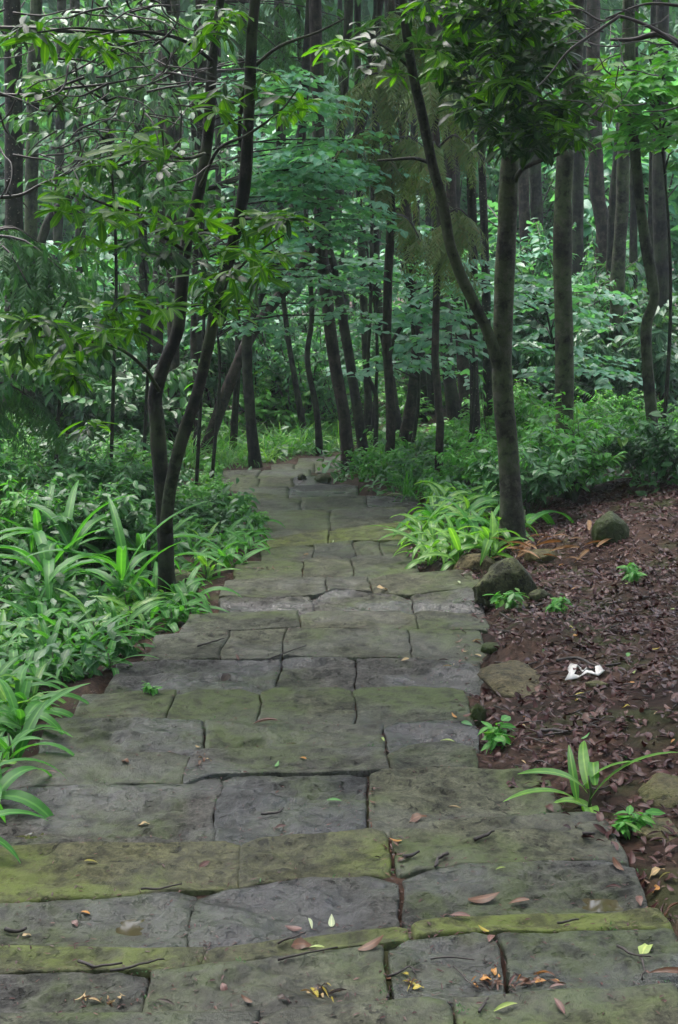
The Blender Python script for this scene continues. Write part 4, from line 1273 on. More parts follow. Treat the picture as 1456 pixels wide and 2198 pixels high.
# conifer boughs hanging in the middle and at the left
def frond(mat, seed, n=15):
    rg = np.random.default_rng(seed)
    t = np.linspace(.04, 1, n)
    pos, ya, pi_, si = [], [], [], []
    for x in t:
        for sgn in (-1, 1):
            pos.append((0, x, -.35 * x * x)); ya.append(sgn * rg.uniform(.7, 1.1)); pi_.append(rg.uniform(-.5, .1)); si.append(.30 * (1 - .55 * x) * rg.uniform(.8, 1.1))
    nd_ = leaf_t(1, .2, .4, .1, 'leaf', 2)
    a = scatter([nd_], pos, ya, pi_, np.zeros(len(pos)), si)
    b = tube([Vector((0, x, -.35 * x * x)) for x in (0, .35, .7, 1)], [.01, .008, .006, .003], 4)
    return mesh_np('frond', *merge([a, b]), M[mat])
FR = {m: [frond(m, s) for s in (1, 2)] for m in ('needle', 'needle_green')}
def conifer(u, v, Y, label, tips, mat, w=16, scale=.5, bark='bark_red'):
    b = on_y(u, v, Y); b.z = ground_z(b.x, Y)
    root = thing('conifer', label, 'tree', b)
    top = on_y(u, -150, Y)
    Q = [b.lerp(top, i / 8) + Vector((.03 * math.sin(i * 2), 0, 0)) for i in range(9)]
    Q[0].z -= .1
    obj('trunk', mesh_np('trunk', *tube([q - b for q in Q], list(np.linspace(w * px_m(Y) / 2, w * px_m(Y) / 3, 9)), 10, .1), M[bark]), root)
    for (tu, tv) in tips:
        c = on_y(tu, tv, Y + R.uniform(-.6, .4))
        st = min(Q, key=lambda q: abs(q.z - (c.z + .25)))
        mid = st.lerp(c, .55) + Vector((0, 0, .10))
        br = [st - b, mid - b, c - b]
        bo = obj('bough', mesh_np('bough', *tube(catmull(br, 3), [.014 - .0016 * i for i in range(7)], 5), M['twig']), root)
        for j in range(10):
            t = .25 + .75 * j / 9
            q = br[0].lerp(br[1], t * 2) if t < .5 else br[1].lerp(br[2], t * 2 - 1)
            d = (c - st)
            az = math.atan2(-d.x, d.y) + (1 if j % 2 else -1) * R.uniform(.3, 1.0)
            o = obj('frond', R.choice(FR[mat]), bo)
            o.matrix_local = Matrix.Translation(q) @ Matrix.Rotation(az, 4, 'Z') @ Matrix.Rotation(R.uniform(-1.0, -.3), 4, 'X') @ Matrix.Scale(scale * R.uniform(.7, 1.1), 4)
    return root
conifer(835, 990, 15.5, 'conifer with drooping yellowish boughs above the path end', [(R.uniform(730, 950), R.uniform(90, 420)) for _ in range(16)] + [(870, 480), (880, 400), (905, 520)], 'needle', 22)
conifer(940, 985, 14.0, 'conifer with hanging brownish fronds beside the leaning limb', [(R.uniform(890, 1010), R.uniform(150, 560)) for _ in range(12)], 'needle', 18, .42)
conifer(-45, 1010, 12.6, 'conifer with fresh green fronds at the left border', [(R.uniform(-20, 150), R.uniform(500, 680)) for _ in range(9)] + [(R.uniform(-20, 120), R.uniform(860, 960)) for _ in range(4)], 'needle_green', 18, .42)
conifer(420, 985, 17.5, 'conifer with fresh green fronds high over the path', [(R.uniform(560, 760), R.uniform(40, 200)) for _ in range(10)], 'needle_green', 16, .5)

# bare twiggy branches at the top corners
def bare(label, Y, lines, mat='twig', at=None):
    p0 = on_y(lines[0][0][0][0], lines[0][0][0][1], Y)
    root = thing('bare_branch', label, 'branch', p0)
    for pts, a, b, dy in lines:
        trunk_part('twig', pts, a, b, Y, mat, root, p0, None, dy, sides=6, rough=.06)
    return root
ln = [([(-40, 425), (40, 420), (90, 395), (150, 370), (200, 320)], 9, 3, 0.3), ([(-40, 200), (60, 205), (140, 190), (230, 180), (330, 160)], 9, 3, .2), ([(-40, 60), (60, 62), (170, 68), (300, 72), (360, 110), (410, 190)], 11, 3, .2)]
for i in range(85):
    x, y = R.uniform(-30, 400), R.uniform(-10, 420)
    a = R.uniform(-.9, .9) + (0 if R.random() < .7 else 1.8)
    pts = [(x, y)]
    for k in range(4):
        a += R.uniform(-.5, .5)
        pts.append((pts[-1][0] + math.cos(a) * R.uniform(22, 50), pts[-1][1] + math.sin(a) * R.uniform(15, 40)))
    ln.append((pts, R.uniform(3, 6), 1.6, R.uniform(-.5, .5)))
bare('tangle of dark bare twigs across the upper left corner', 8.6, ln)
ln = [([(1500, 120), (1420, 75), (1360, 85), (1310, 85)], 16, 6, .2), ([(1460, 100), (1400, 60), (1330, 35), (1290, 45), (1240, 20), (1180, 30)], 9, 3, .3), ([(1330, 35), (1270, 75), (1220, 110), (1180, 160), (1150, 190)], 7, 2.5, -.2),
      ([(1500, 20), (1440, 10), (1380, 10), (1300, 40)], 8, 3, 0), ([(1500, 210), (1440, 235), (1380, 240)], 5, 2, 0)]
for i in range(16):
    x, y = R.uniform(1240, 1450), R.uniform(20, 240)
    a = 3.1 + R.uniform(-.9, .9)
    pts = [(x, y)]
    for k in range(4):
        a += R.uniform(-.5, .5)
        pts.append((pts[-1][0] + math.cos(a) * R.uniform(18, 40), pts[-1][1] + math.sin(a) * R.uniform(12, 30)))
    ln.append((pts, R.uniform(2.5, 4), 1.2, R.uniform(-.4, .4)))
bare('dark brown bare branch reaching in at the upper right', 7.6, ln)
p0 = hit(322, 1275)[0]
root = thing('dead_stick', 'dead broken stick standing beside the forked tree', 'stick', p0)
trunk_part('stick', [(324, 1275), (322, 1230), (319, 1190), (320, 1160)], 12, 9, p0.y, 'bark_dark', root, p0, base=True, gz=p0.z, sides=8)

# ------------------------------------------------------------------ understory and wood behind
def under_at(x, Y, h, label, group, kind='under', wide=1.0):
    shrub(kind, Vector((x, Y, ground_z(x, Y))), h, label, group, 'understory_bush', 'bush', wide)
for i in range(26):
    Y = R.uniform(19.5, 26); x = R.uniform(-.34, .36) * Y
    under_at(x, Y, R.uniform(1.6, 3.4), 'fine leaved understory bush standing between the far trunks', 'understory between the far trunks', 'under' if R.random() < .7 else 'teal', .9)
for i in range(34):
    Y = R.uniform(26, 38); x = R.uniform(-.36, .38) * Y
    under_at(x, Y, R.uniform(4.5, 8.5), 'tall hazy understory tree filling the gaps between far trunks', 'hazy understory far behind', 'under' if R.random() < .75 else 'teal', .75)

for i in range(30):
    Y = R.uniform(18.5, 24); x = R.uniform(-.20, .12) * Y
    if -.09 * Y < x < .05 * Y and Y < 19.5:
        continue
    under_at(x, Y, R.uniform(.5, 1.3), 'low leafy bush on the forest floor behind the end of the path', 'low bushes behind the path end', 'under' if R.random() < .4 else 'light', 1.5)

# herbs and seedlings carpeting the forest floor, too many to tell apart
pos, ya, pi_, ro, si = [], [], [], [], []
tries = 0
while len(pos) < 42000 and tries < 300000:
    tries += 1
    Y = 7 + 33 * R.random() ** 1.25; x = R.uniform(-.33, .36) * Y
    if Y < EY[-1] + .5 and float(np.interp(Y, EY, EL)) - .03 < x < float(np.interp(Y, EY, ER)) + .06:
        continue
    if x > 0 and Y < 11.5:
        continue
    g = fbm(x * 1.1, Y * 1.1, 4.4, 3)
    if g < -.12:
        continue
    pos.append((x, Y, ground_z(x, Y) + abs(R.gauss(0, .10 + .12 * max(0, g))))); ya.append(R.uniform(0, 6.28)); pi_.append(R.gauss(-.1, .35)); ro.append(R.gauss(0, .3)); si.append(R.uniform(.05, .11) * (1 + .02 * Y))
gc = obj('ground_cover', mesh_np('ground_cover', *scatter(LEAF2, pos, ya, pi_, ro, si), M['shrub_dark']))
tag(gc, 'low green herbs carpeting the forest floor', 'ground cover', None, 'stuff')

# the wood beyond, read as one mass
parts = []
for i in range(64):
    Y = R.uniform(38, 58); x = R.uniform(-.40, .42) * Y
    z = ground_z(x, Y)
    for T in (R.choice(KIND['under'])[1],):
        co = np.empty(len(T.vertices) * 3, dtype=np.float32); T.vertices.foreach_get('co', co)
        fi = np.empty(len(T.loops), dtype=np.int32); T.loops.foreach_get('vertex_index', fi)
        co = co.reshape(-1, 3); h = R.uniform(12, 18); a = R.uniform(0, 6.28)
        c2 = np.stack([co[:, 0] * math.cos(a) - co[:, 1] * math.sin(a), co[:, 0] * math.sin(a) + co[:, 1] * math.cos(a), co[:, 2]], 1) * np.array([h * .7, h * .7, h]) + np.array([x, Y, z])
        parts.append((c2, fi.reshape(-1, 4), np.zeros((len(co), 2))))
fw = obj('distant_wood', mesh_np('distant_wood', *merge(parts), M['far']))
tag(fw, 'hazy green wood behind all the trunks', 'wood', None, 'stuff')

# ------------------------------------------------------------------ fallen leaves, twigs and scraps
FALL = [leaf_t(1, .42, .9, .25, nl=5, up=.35), leaf_t(1, .36, -.9, -.3, nl=5, up=-.25), leaf_t(1, .40, .3, .6, nl=5, up=.15), leaf_t(1, .46, 1.6, .1, nl=5, up=.6, wave=.5), leaf_t(1, .30, .5, .9, nl=5, up=.2)]
FM = {}
def fall_mesh(mat, k):
    if (mat.name, k) not in FM:
        V, Fc, U = FALL[k]
        FM[(mat.name, k)] = mesh_np('fallen_leaf', V - np.array([0, .5, 0]), Fc, U, mat)
    return FM[(mat.name, k)]

def lay(o, loc, nor, yaw, scale, lift=.004):
    q = Vector((0, 0, 1)).rotation_difference(nor).to_matrix().to_4x4()
    o.matrix_world = Matrix.Translation(loc + nor * lift) @ q @ Matrix.Rotation(yaw, 4, 'Z') @ Matrix.Diagonal((scale[0], scale[1], scale[2], 1))

def path_leaf(u, v, col, lpx, yaw, label, k=None, wide=1.0):
    loc, nor = hit(u, v)
    L_ = lpx * px_m(loc.y, v)
    o = obj('fallen_leaf', fall_mesh(LC[col], R.randrange(5) if k is None else k))
    lay(o, loc, nor, yaw, (L_ * wide, L_, L_ * .8), .006 + L_ * .04)
    return tag(o, label, 'leaf')

for a in [
    (1388, 2037, 'lime', 66, -.5, 'large yellow green leaf lying at the lower right'), (1086, 2166, 'lime', 66, -1.0, 'curled yellow green leaf on the nearest step'),
    (665, 1985, 'pale', 42, .2, 'left of two pale rotten leaves in the middle of the path'), (712, 1984, 'pale', 42, 0, 'right of two pale rotten leaves in the middle of the path'),
    (800, 2032, 'brown', 66, -1.2, 'folded rusty brown leaf near the middle of the near steps'), (1040, 1934, 'brown', 74, -1.4, 'large orange brown leaf curled on a wet stone at right'),
    (987, 1970, 'pink', 44, 1.5, 'flat mauve brown leaf left of the yellow scrap'), (1036, 1998, 'yellow', 28, 1.2, 'small bright yellow leaf on a near stone'),
    (1054, 2018, 'pink', 40, 2.8, 'grey brown leaf just below the bright yellow one'), (1075, 1867, 'lime', 26, -1.1, 'tiny pale yellow leaf on a joint at the right'),
    (848, 1808, 'orange', 30, 1.5, 'small orange leaf at a joint in the middle of the path'), (892, 1760, 'brown', 50, 1.6, 'rusty curled leaf on the mossy stone at right'),
    (975, 1736, 'tan', 28, 1.2, 'tan leaf lying flat on the mossy stone'), (960, 1594, 'lime', 34, 1.1, 'pale yellow leaf on the stone by the square corner'),
    (1003, 1556, 'green', 34, -1.2, 'thin green leaf at the right edge of the path'), (975, 1540, 'orange', 22, .5, 'small orange leaf above the thin green leaf'),
    (822, 1590, 'lime', 30, .2, 'yellowish leaf stuck in the crack of a rough stone'), (568, 1553, 'pink', 56, 1.5, 'brown leaf pair across a joint of the path'),
    (485, 1456, 'dark', 46, -.3, 'dark red leaf standing up on the left stones'), (595, 1645, 'green', 24, -.3, 'small green leaf in the middle of the path'),
    (650, 1630, 'orange', 22, .8, 'small rust coloured scrap right of the small green leaf'), (718, 1722, 'green', 32, -1.5, 'bright green leaf lying in the middle of the path'),
    (306, 1772, 'tan', 32, 1.3, 'tan leaf on the left wet stone'), (197, 1853, 'olive', 32, -1.2, 'olive yellow leaf on the mossy ridged stone at left'),
    (604, 1778, 'pink', 42, 1.0, 'brown leaf under the forked twig in the path'), (440, 1856, 'pink', 30, -.9, 'pinkish leaf at the edge of the ridged stone'),
    (268, 1635, 'brown', 28, .7, 'narrow brown leaf on the smooth left stone'), (110, 1660, 'pink', 28, 1.1, 'reddish leaf near the left edge of the smooth stone'),
    (825, 1266, 'tan', 36, -1.2, 'curled tan leaf on the upper wet step'), (800, 1270, 'brown', 30, 1.5, 'brown leaf left of the curled tan one on the upper step'),
    (656, 1192, 'orange', 14, 1.3, 'tiny orange leaf on the bright middle step'), (714, 1163, 'pale', 14, 0, 'tiny pale leaf on the far step'), (846, 1066, 'pale', 44, 1.4, 'big pale leaf on the ground right of the far path'),
    (1440, 2096, 'brown', 100, 1.4, 'large dark brown leaf at the right border of the near step'), (640, 2030, 'brown', 56, 1.5, 'long brown leaf left of the folded rusty one'),
    (1200, 2162, 'pink', 44, .4, 'dull pink leaf on the nearest step at right'), (632, 1996, 'pink', 40, 1.2, 'reddish leaf beside the two pale rotten leaves'),
    (680, 2039, 'lime', 34, 1.5, 'yellow streaked leaf near the long dark twig'), (160, 1982, 'pink', 28, .6, 'pinkish leaf left of the puddle'), (182, 1962, 'orange', 24, 1.2, 'chestnut scrap left of the puddle'),
    (60, 2010, 'tan', 24, -1, 'tan scrap beside the stub at left'), (1115, 1940, 'brown', 46, 1.5, 'dark red leaf below the large orange brown one'), (480, 2120, 'pink', 34, .3, 'pale violet leaf on the near left step'),
    (530, 2150, 'brown', 34, .9, 'brown leaf at the front of the near left step'), (355, 2155, 'dark', 44, 1.2, 'dark folded leaf on the near step at left'),
    (510, 1412, 'pink', 18, .4, 'small grey leaf left of the dark crack'), (870, 1417, 'tan', 20, 1.3, 'small tan leaf at the end of the dark crack'), (950, 1420, 'dark', 26, 1.5, 'dark leaf near the right edge of the upper stones'),
    (1025, 1410, 'tan', 24, .6, 'greenish tan leaf at the right edge of the path'), (985, 1252, 'pale', 18, .2, 'pale leaf at the right end of the upper step')]:
    path_leaf(*a)

def chips(u, v, n, label, su=40, sv=14, cols=('tan', 'brown', 'pink'), name='wood_chips', mx=26):
    loc, _ = hit(u, v)
    root = thing(name, label, 'leaf scraps', loc)
    for i in range(n):
        p, nor = hit(u + R.gauss(0, su * .5), v + R.gauss(0, sv * .5))
        L_ = R.uniform(.4, 1) * mx * px_m(loc.y, v)
        o = obj('scrap', fall_mesh(LC[R.choice(cols)], R.randrange(5)), root)
        q = Vector((0, 0, 1)).rotation_difference(nor).to_matrix().to_4x4()
        o.matrix_local = Matrix.Translation(p - loc + nor * .007) @ q @ Matrix.Rotation(R.uniform(0, 6.28), 4, 'Z') @ Matrix.Diagonal((L_ * R.uniform(.4, 1), L_, L_, 1))
chips(690, 2132, 13, 'pale wood splinters on the near step in the middle', 60, 16, ('tan', 'tan', 'yellow', 'dark'), mx=52)
chips(215, 2150, 12, 'pale wood splinters on the near step at the left', 80, 14, ('tan', 'tan', 'brown'), mx=42)
chips(1100, 2108, 34, 'heap of wet leaf scraps behind the nearest step', 110, 16, ('dark', 'brown', 'pink', 'orange', 'dark'), mx=42)
chips(870, 2110, 12, 'scattered dark and yellow scraps on the near step', 40, 40, ('dark', 'yellow', 'brown'), mx=40)
chips(850, 1842, 24, 'leaf scraps caught in the joint of the middle stones', 26, 46, ('dark', 'brown', 'pink', 'dark'), mx=30)
chips(570, 1222, 34, 'dark strip of litter behind the upper step', 60, 5, ('dark', 'pink', 'brown'), mx=12)
chips(800, 1725, 10, 'leaf scraps in the crack left of the mossy stone', 12, 40, ('brown', 'pink', 'dark'), mx=24)
chips(432, 1635, 12, 'leaf scraps in the joint of the left stones', 14, 40, ('tan', 'brown', 'dark'), mx=22)
chips(1005, 1405, 22, 'leaf scraps at the right edge of the upper stones', 34, 40, ('pink', 'dark', 'brown', 'tan'), mx=24)

# loose crumbs all over the stones
pos, ya, si = [], [], []
for i in range(900):
    u, v = R.uniform(0, 1456), 1250 + 940 * math.sqrt(R.random())
    p, nor = hit(u, v)
    pos.append(tuple(p + nor * .004)); ya.append(R.uniform(0, 6.28)); si.append(R.uniform(.006, .022))
for i in range(2200):                                   # most gathers in the joints
    k = R.randrange(min(16, len(ROWS)))
    ln_, js_ = ROWS[k][0], ROWS[k][1]
    if R.random() < .55:
        u = R.uniform(js_[0], js_[-1]); v = lerp_line(ln_, u) + R.gauss(0, 5)
    else:
        u = R.choice(js_); v0 = lerp_line(ln_, u); v1 = 2260 if k == 0 else lerp_line(ROWS[k - 1][0], u)
        v = R.uniform(v0, v1); u += R.gauss(0, 6) + (700 - u) * ((v0 + v1) / 2 - v) / ((v0 + v1) / 2 - 661)
    p, nor = hit(u, v)
    pos.append(tuple(p + nor * .004)); ya.append(R.uniform(0, 6.28)); si.append(R.uniform(.006, .024))
cm = scatter([leaf_t(1, .3, .5, .3, nl=3, up=.2), leaf_t(1, .2, -.4, .3, nl=3)], pos, ya, [R.gauss(0, .1) for _ in pos], [R.gauss(0, .3) for _ in pos], si)
tag(obj('leaf_crumbs', mesh_np('leaf_crumbs', *cm, M['litter'])), 'dark crumbs of leaf and bark strewn over the stones', 'debris', None, 'stuff')

# moss and tiny weeds rooted in the joints
pos, ya, pi_, ro, si = [], [], [], [], []
for i in range(260):
    k = R.randrange(min(16, len(ROWS)))
    ln_, js_ = ROWS[k][0], ROWS[k][1]
    if R.random() < .6:
        u = R.uniform(js_[0], js_[-1]); v = lerp_line(ln_, u) + R.gauss(0, 3)
    else:
        u = R.choice([js_[0], js_[-1]] * 2 + js_); v0 = lerp_line(ln_, u); v1 = 2260 if k == 0 else lerp_line(ROWS[k - 1][0], u); v = R.uniform(v0, v1)
    if fbm(u * .006, v * .012, 2.2, 2) < .02:
        continue
    p, nor = hit(u, v)
    for j in range(R.randint(5, 14)):
        pos.append((p.x + R.gauss(0, .012), p.y + R.gauss(0, .012), p.z - .002)); ya.append(R.uniform(0, 6.28)); pi_.append(R.uniform(-.4, .5)); ro.append(R.gauss(0, .4)); si.append(R.uniform(.005, .016))
mo_ = obj('joint_moss', mesh_np('joint_moss', *scatter([leaf_t(1, .35, .6, .3, nl=2, up=.9), leaf_t(1, .2, .9, .3, nl=2, up=1.2)], pos, ya, pi_, ro, si), M['shrub_dark']))
tag(mo_, 'moss and tiny weeds growing in the joints of the path', 'moss', None, 'stuff')

# twigs
def twig(pts, wpx, label, group=None, mat='twig', name='twig', lift=.006):
    P = []
    for u, v in pts:
        p, nor = hit(u, v); P.append(p + nor * (lift + wpx * px_m(p.y, v) * .4))
    k = px_m(P[0].y, pts[0][1])
    c = sum(P, Vector()) / len(P)
    Q = catmull([p - c for p in P], 3)
    Q = [q + Vector((R.gauss(0, .002), R.gauss(0, .002), R.uniform(0, .003))) for q in Q]
    r = list(np.linspace(wpx * k / 2, wpx * k / 3.4, len(Q)))
    return tag(obj(name, mesh_np(name, *tube(Q, r, 6, .15, R.random() * 9), M[mat]), None, c), label, 'twig', group)
for pts, w, lab in [([(10, 2002), (35, 2003), (56, 2001)], 11, 'short thick dark stub near the left border'), ([(170, 2070), (205, 2082), (262, 2074)], 8, 'bent dark twig on the near left step'),
                    ([(242, 2090), (300, 2078), (356, 2063)], 7, 'straight dark twig beside the bent one'), ([(596, 2066), (660, 2052), (728, 2040)], 6, 'long thin dark twig in the middle of the near steps'),
                    ([(594, 2030), (625, 2018), (658, 2008)], 6, 'short dark twig above the long thin one'), ([(922, 2066), (970, 2061), (1016, 2068)], 5, 'thin curved twig right of the middle'),
                    ([(828, 2100), (858, 2092), (880, 2084), (892, 2098)], 6, 'small forked twig near the wood splinters'), ([(300, 1915), (345, 1910), (392, 1904)], 6, 'dark twig in the joint above the puddle'),
                    ([(1326, 2037), (1362, 2055), (1400, 2060)], 6, 'hooked twig at the lower right by the yellow green leaf'), ([(1378, 2060), (1386, 2085), (1380, 2110)], 6, 'curved brown stalk at the right border'),
                    ([(958, 1838), (942, 1850), (934, 1868)], 9, 'short dark curved twig right of the middle joint'), ([(868, 1848), (885, 1842), (902, 1836)], 10, 'stubby dark twig in the middle joint'),
                    ([(425, 1392), (455, 1382), (482, 1374)], 5, 'thin twig on the left upper stones'), ([(575, 1420), (615, 1404), (656, 1390)], 4, 'thin twig crossing the joint beside the dark crack'),
                    ([(1200, 1990), (1220, 1985), (1240, 1980)], 6, 'short twig on the mossy nose at right'), ([(562, 1752), (585, 1752), (600, 1749), (608, 1738)], 7, 'small forked dark twig in the middle of the path'),
                    ([(1020, 1806), (1045, 1800), (1060, 1790)], 9, 'dark woody scrap on the large right stone'), ([(1248, 1796), (1262, 1792), (1276, 1794)], 9, 'dark bark scrap near the corner of the large right stone'),
                    ([(830, 2150), (835, 2135), (838, 2120)], 5, 'upright thin twig on the nearest step'), ([(975, 2080), (1000, 2110), (1030, 2130)], 4, 'thin reddish twig in the leaf scraps'),
                    ([(1030, 2180), (1040, 2165), (1048, 2150)], 8, 'dark slanting twig on the nearest step'), ([(1160, 1576), (1190, 1574), (1220, 1578)], 10, 'cut brown stick lying in the litter of the bank'),
                    ([(1195, 1424), (1240, 1418), (1280, 1436), (1335, 1430)], 8, 'dark stick across the litter above the white scrap'), ([(1080, 1445), (1115, 1438), (1155, 1425)], 6, 'thin dark stick on the mossy outcrop'),
                    ([(1240, 1500), (1310, 1480), (1420, 1465)], 4, 'long thin twig on the bank at right'), ([(1170, 1585), (1240, 1570), (1300, 1545)], 5, 'long twig crossing the middle of the bank'),
                    ([(1135, 1310), (1170, 1300), (1210, 1302)], 6, 'stick beside the dark boulder'), ([(1250, 1690), (1290, 1700), (1330, 1680)], 5, 'twig behind the bladed seedling')]:
    twig(pts, w, lab)

# leaf litter of the right bank: the nearest leaves singly, the rest as one sheet
cand = []
bank = [(1035, 1655), (1040, 1420), (1050, 1320), (1150, 1270), (1130, 1190), (1260, 1150), (1480, 1060), (1500, 1700), (1400, 1720), (1280, 1690), (1200, 1660)]
low = [(1340, 1700), (1500, 1690), (1500, 2100), (1440, 2000), (1400, 1880), (1340, 1800)]
n_try = 0
while len(cand) < 15000 and n_try < 120000:
    n_try += 1
    y = R.uniform(4.0, 12.5); x = R.uniform(.5, 3.2)
    r = float(np.interp(y, EY, ER))
    if x < r + .01 and (x < r - .16 or R.random() > .30 * (1 - (r - x) / .16)):
        continue
    z = ground_z(x, y)
    d = Vector((x, y, z)) - CAM
    den = fbm(x * 1.3, y * 1.3, 8, 3)
    if R.random() > .85 + .8 * den:
        continue
    if x > r + .25 or R.random() < .7:
        cand.append((d.length, x, y))
    
cand.sort()
pos, ya, pi_, ro, si = [], [], [], [], []
for i, (d, x, y) in enumerate(cand):
    loc, nor = drop(x, y)
    s = R.uniform(.028, .068)
    yaw = R.uniform(0, 6.28)
    if i < 290:
        m = M['litter'] if R.random() < .86 else LC[R.choice(['orange', 'tan', 'brown', 'brown', 'olive', 'pink'])]
        o = obj('litter_leaf', fall_mesh(m, R.randrange(5)))
        lay(o, loc, nor, yaw, (s * R.uniform(.8, 1.2), s, s), R.uniform(.004, .018))
        tag(o, 'wet brown leaf in the litter of the right bank close to the path', 'leaf', 'litter leaves on the near right bank')
    else:
        pos.append(tuple(loc + Vector((0, 0, R.uniform(.003, .02))))); ya.append(yaw); si.append(s)
        pi_.append(-math.atan2(nor.y, nor.z) * 0 + R.gauss(0, .28)); ro.append(R.gauss(0, .3))
T = [(V - np.array([0, .5, 0]), Fc, U) for V, Fc, U in FALL]
cm = scatter(T, pos, ya, pi_, ro, si)
tag(obj('leaf_litter', mesh_np('leaf_litter', *cm, M['litter'])), 'dark red brown leaf litter covering the right bank', 'leaf litter', None, 'stuff')
for i in range(34):
    u, v = R.uniform(1060, 1456), R.uniform(1200, 1660)
    if inside(bank, u, v):
        a = R.uniform(-.5, .5); l = R.uniform(20, 55)
        twig([(u, v), (u + l * math.cos(a) * .5, v + l * math.sin(a) * .5 + R.uniform(-4, 4)), (u + l * math.cos(a), v + l * math.sin(a))], R.uniform(2.5, 5), 'small dark twig lost in the litter of the right bank', 'small twigs in the litter')
for i in range(26):
    u, v = R.uniform(1060, 1456), R.uniform(1180, 1640)
    if inside(bank, u, v):
        col = R.choice(['lime', 'yellow', 'tan', 'orange', 'green'])
        o = path_leaf(u, v, col, R.uniform(16, 30), R.uniform(0, 6.28), 'light coloured fresh leaf lying on the dark litter of the bank')
        o['group'] = 'light leaves on the litter'

# the torn white scrap
pts = [(1206, 1467), (1216, 1458), (1213, 1440), (1220, 1434), (1236, 1437), (1244, 1447), (1262, 1450), (1284, 1446), (1292, 1438), (1303, 1446), (1306, 1452), (1290, 1457), (1262, 1458), (1236, 1463)]
c = hit(1255, 1452)[0]
ring = [(hit(u, v)[0] - c) * .85 for u, v in pts]
inn = [p * .55 + Vector((0, 0, .026 + .014 * math.sin(i * 2.3))) for i, p in enumerate(ring)]
V = [tuple(p + Vector((0, 0, .008 + .02 * abs(math.sin(i * 1.7))))) for i, p in enumerate(ring)] + [tuple(p) for p in inn]
n = len(ring)
me = mesh_np('plastic_scrap', V, [(i, (i + 1) % n, n + (i + 1) % n, n + i) for i in range(n)], None, plain_mat('white_plastic', (.5, .47, .45), (.68, .65, .63), .45, 40), False)
o = obj('plastic_scrap', me, None, c)
sm_ = o.modifiers.new('thick', 'SOLIDIFY'); sm_.thickness = .004
tag(o, 'torn crumpled white scrap lying on the brown leaf litter', 'scrap')

# ------------------------------------------------------------------ unseen trees of the wood, added round the viewer to shade the foreground
k = 0
for x, y in [(-3.4, 5.5), (-2.9, 1.6), (3.3, 3.0), (4.2, 7.4), (-5.2, 9.5), (1.8, -1.6), (-1.9, -2.4), (5.6, 11.5), (-6.5, 4.0), (6.0, 4.6), (-5.5, -1.0), (4.4, -2.6), (0.3, -5.0), (-7.2, 12.5), (8.0, 9.0), (-3.5, -6.0), (3.8, -6.5)]:
    b = Vector((x, y, ground_z(x, y)))
    root = thing('forest_tree', 'tall dark unseen tree near the viewer, added to shade the foreground', 'tree', b, 'unseen shade trees around the viewer')
    P = [Vector((0, 0, -.2))] + [Vector((R.uniform(-.12, .12), R.uniform(-.12, .12), h)) for h in (1.5, 3, 4.5, 6, 7)]
    obj('trunk', mesh_np('trunk', *tube(catmull(P, 3), list(np.linspace(.11, .05, 16)), 10, .1), M['bark_dark']), root)
    c = obj('crown', (THIN[k % 2] if x > 3.5 and y > 4 else CROWN[k % 3]), root, (P[-1].x, P[-1].y, 6.8 + R.uniform(-.5, .8)), (0, 0, R.uniform(0, 6)), R.uniform(1.0, 1.3)); c['kind'] = 'stuff'
    k += 1

# unseen leafy crowns added over the steps to darken the middle of the path
for x, y, cx, cyy, hz_ in [(-2.9, 7.6, 1.6, -.4, 4.6), (3.6, 6.4, -2.2, .3, 4.9), (-3.2, 9.2, 1.9, .3, 5.6), (3.9, 8.6, -2.4, -.3, 5.4)]:
    b = Vector((x, y, ground_z(x, y)))
    root = thing('forest_tree', 'dark unseen tree beside the steps, its crown added over them for shade', 'tree', b, 'unseen shade trees over the steps')
    P = [Vector((0, 0, -.2)), Vector((.05, 0, 1.5)), Vector((cx * .2, cyy * .3, 3)), Vector((cx * .55, cyy * .6, hz_ - .5)), Vector((cx, cyy, hz_ + .4))]
    obj('trunk', mesh_np('trunk', *tube(catmull(P, 3), list(np.linspace(.09, .04, 13)), 10, .1), M['bark_dark']), root)
    c = obj('crown', CROWN[k % 3], root, (cx, cyy, hz_ + .9), (0, 0, R.uniform(0, 6)), (.75, .75, .6)); c['kind'] = 'stuff'
    k += 1

# unseen leafy ring behind and beside the viewer, added to block low sidelight
i = 0
for k in range(46):
    a = math.radians(R.uniform(62, 298)); d = R.uniform(9, 20)
    x, y = math.sin(a) * d, math.cos(a) * d
    h = R.uniform(6, 10)
    shrub('under', Vector((x, y, ground_z(x, y))), h, 'unseen leafy tree around the viewer, added to block low light', 'unseen light blocking trees around the viewer', 'unseen_screen_tree', 'tree', .7)

# ------------------------------------------------------------------ damp air
HB = (-75, 75, -25, 75, -5.0, 16.0)
V = [(x, y, z) for x in HB[:2] for y in HB[2:4] for z in HB[4:]]
hz = obj('haze', mesh_np('haze', V, [(0, 1, 3, 2), (4, 6, 7, 5), (0, 4, 5, 1), (2, 3, 7, 6), (0, 2, 6, 4), (1, 5, 7, 3)], None, None, False))
tag(hz, 'thin pale mist hanging in the wood', 'haze', None, 'stuff')
m, nt, N, L = new_mat('damp_air')
mo = N.new('ShaderNodeOutputMaterial')
pv = N.new('ShaderNodeVolumePrincipled')
pv.inputs['Color'].default_value = (0.80, 0.95, 1.0, 1)
pv.inputs['Density'].default_value = 0.0010
pv.inputs['Anisotropy'].default_value = 0.2
L.new(pv.outputs[0], mo.inputs['Volume'])
hz.data.materials.append(m)

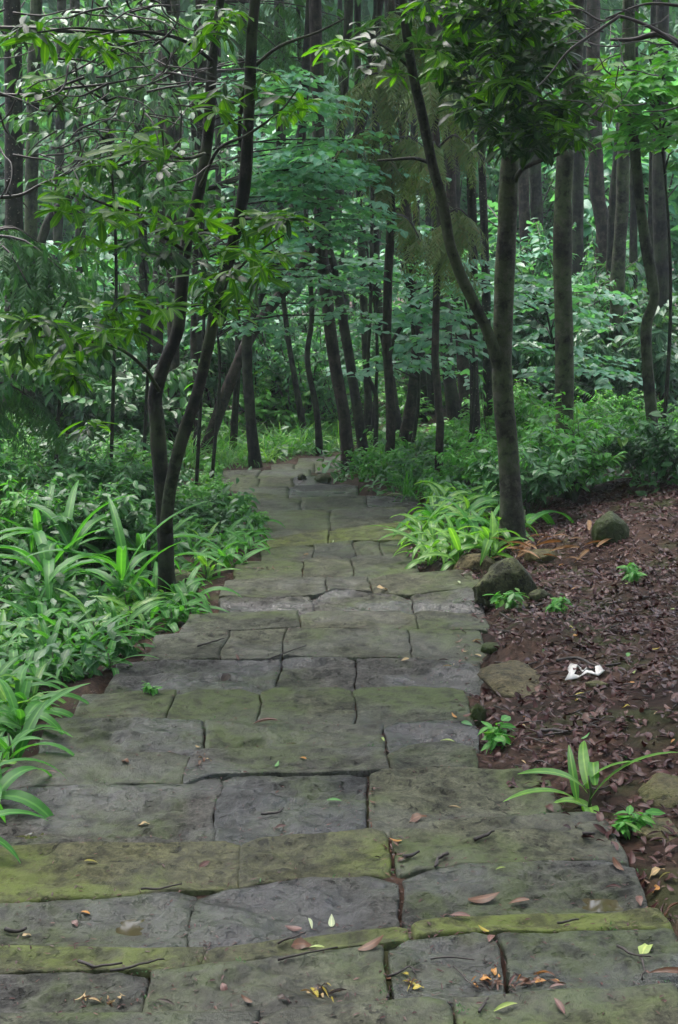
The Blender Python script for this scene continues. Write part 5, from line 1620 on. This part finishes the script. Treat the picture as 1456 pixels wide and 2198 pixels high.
# ------------------------------------------------------------------ say which plant is which
MARK = [(360, 1150, 'the forked tree'), (1095, 1000, 'the thick grey trunk'), (1212, 1000, 'the straight trunk'), (1400, 950, 'the winding trunk'), (1095, 1250, 'the dark boulder'),
        (1312, 1140, 'the pointed boulder'), (765, 1000, 'the dark pair of stems'), (1032, 960, 'the flecked thin trunks'), (28, 950, 'the white flecked trunk'), (450, 970, 'the strongly leaning trunk'),
        (548, 990, 'the dark trunk at the far path edge'), (870, 960, 'the trunk with a bent foot'), (200, 1120, 'the large leaved sapling'), (660, 960, 'the thin upright trunk'),
        (80, 1640, 'the smooth left stones'), (250, 1480, 'the upper left stones'), (440, 1300, 'the upper steps'), (600, 1160, 'the bright middle step'), (900, 1200, 'the bright middle step'), (1322, 900, 'the mossy brown trunk')]
NOUN = {'broad grass left of the near path': 'broad arching grass clump', 'grass left of the middle path': 'light grass tuft', 'bright grass right of the path': 'bright fresh grass clump',
        'tall grass at the left': 'tall narrow grass', 'undergrowth at the left': 'leafy undergrowth plant', 'low plants behind the forked tree': 'low leafy plant', 'herbs on the left verge': 'small light green herb',
        'grass behind the far path': 'pale grass tuft', 'grass right of the far path': 'short grass tuft', 'ground plants right of the far path': 'low ground herb', 'shrubs under the right trunks': 'light green leafy shrub',
        'leathery shrubs at the right': 'pale leathery leaved shrub', 'thicket at the left': 'dark thicket shrub', 'understory between the far trunks': 'fine leaved understory bush', 'low bushes behind the path end': 'low leafy bush',
        'hazy understory far behind': 'hazy tall understory tree'}
def to_px(p):
    d = p - CAM
    f = d.y * _ct - d.z * _st
    return CX + F * d.x / f, CY - F * (d.y * _st + d.z * _ct) / f
groups = {}
for o in list(COL.objects):
    if o.parent is None and o.get('group') in NOUN:
        groups.setdefault(o['group'], []).append(o)
for g, os_ in groups.items():
    hs = sorted((o.scale.z if o.scale.z != 1 else len(o.children)) for o in os_)
    for o in os_:
        u, v = to_px(o.location)
        h = o.scale.z if o.scale.z != 1 else len(o.children)
        r = hs.index(h) / max(1, len(hs) - 1)
        size = 'smaller' if r < .33 else 'larger' if r > .67 else 'middling'
        mu, mv, nm = min(MARK, key=lambda m: (m[0] - u) ** 2 + 1.5 * (m[1] - v) ** 2)
        du, dv = u - mu, v - mv
        rel = ('left of' if du < 0 else 'right of') if abs(du) > abs(dv) * .8 else ('behind' if dv < 0 else 'in front of')
        near = 'close ' if math.hypot(du, dv) < 70 else 'well ' if math.hypot(du, dv) > 170 else ''
        o['label'] = f"{size} {NOUN[g]} {near}{rel} {nm}"
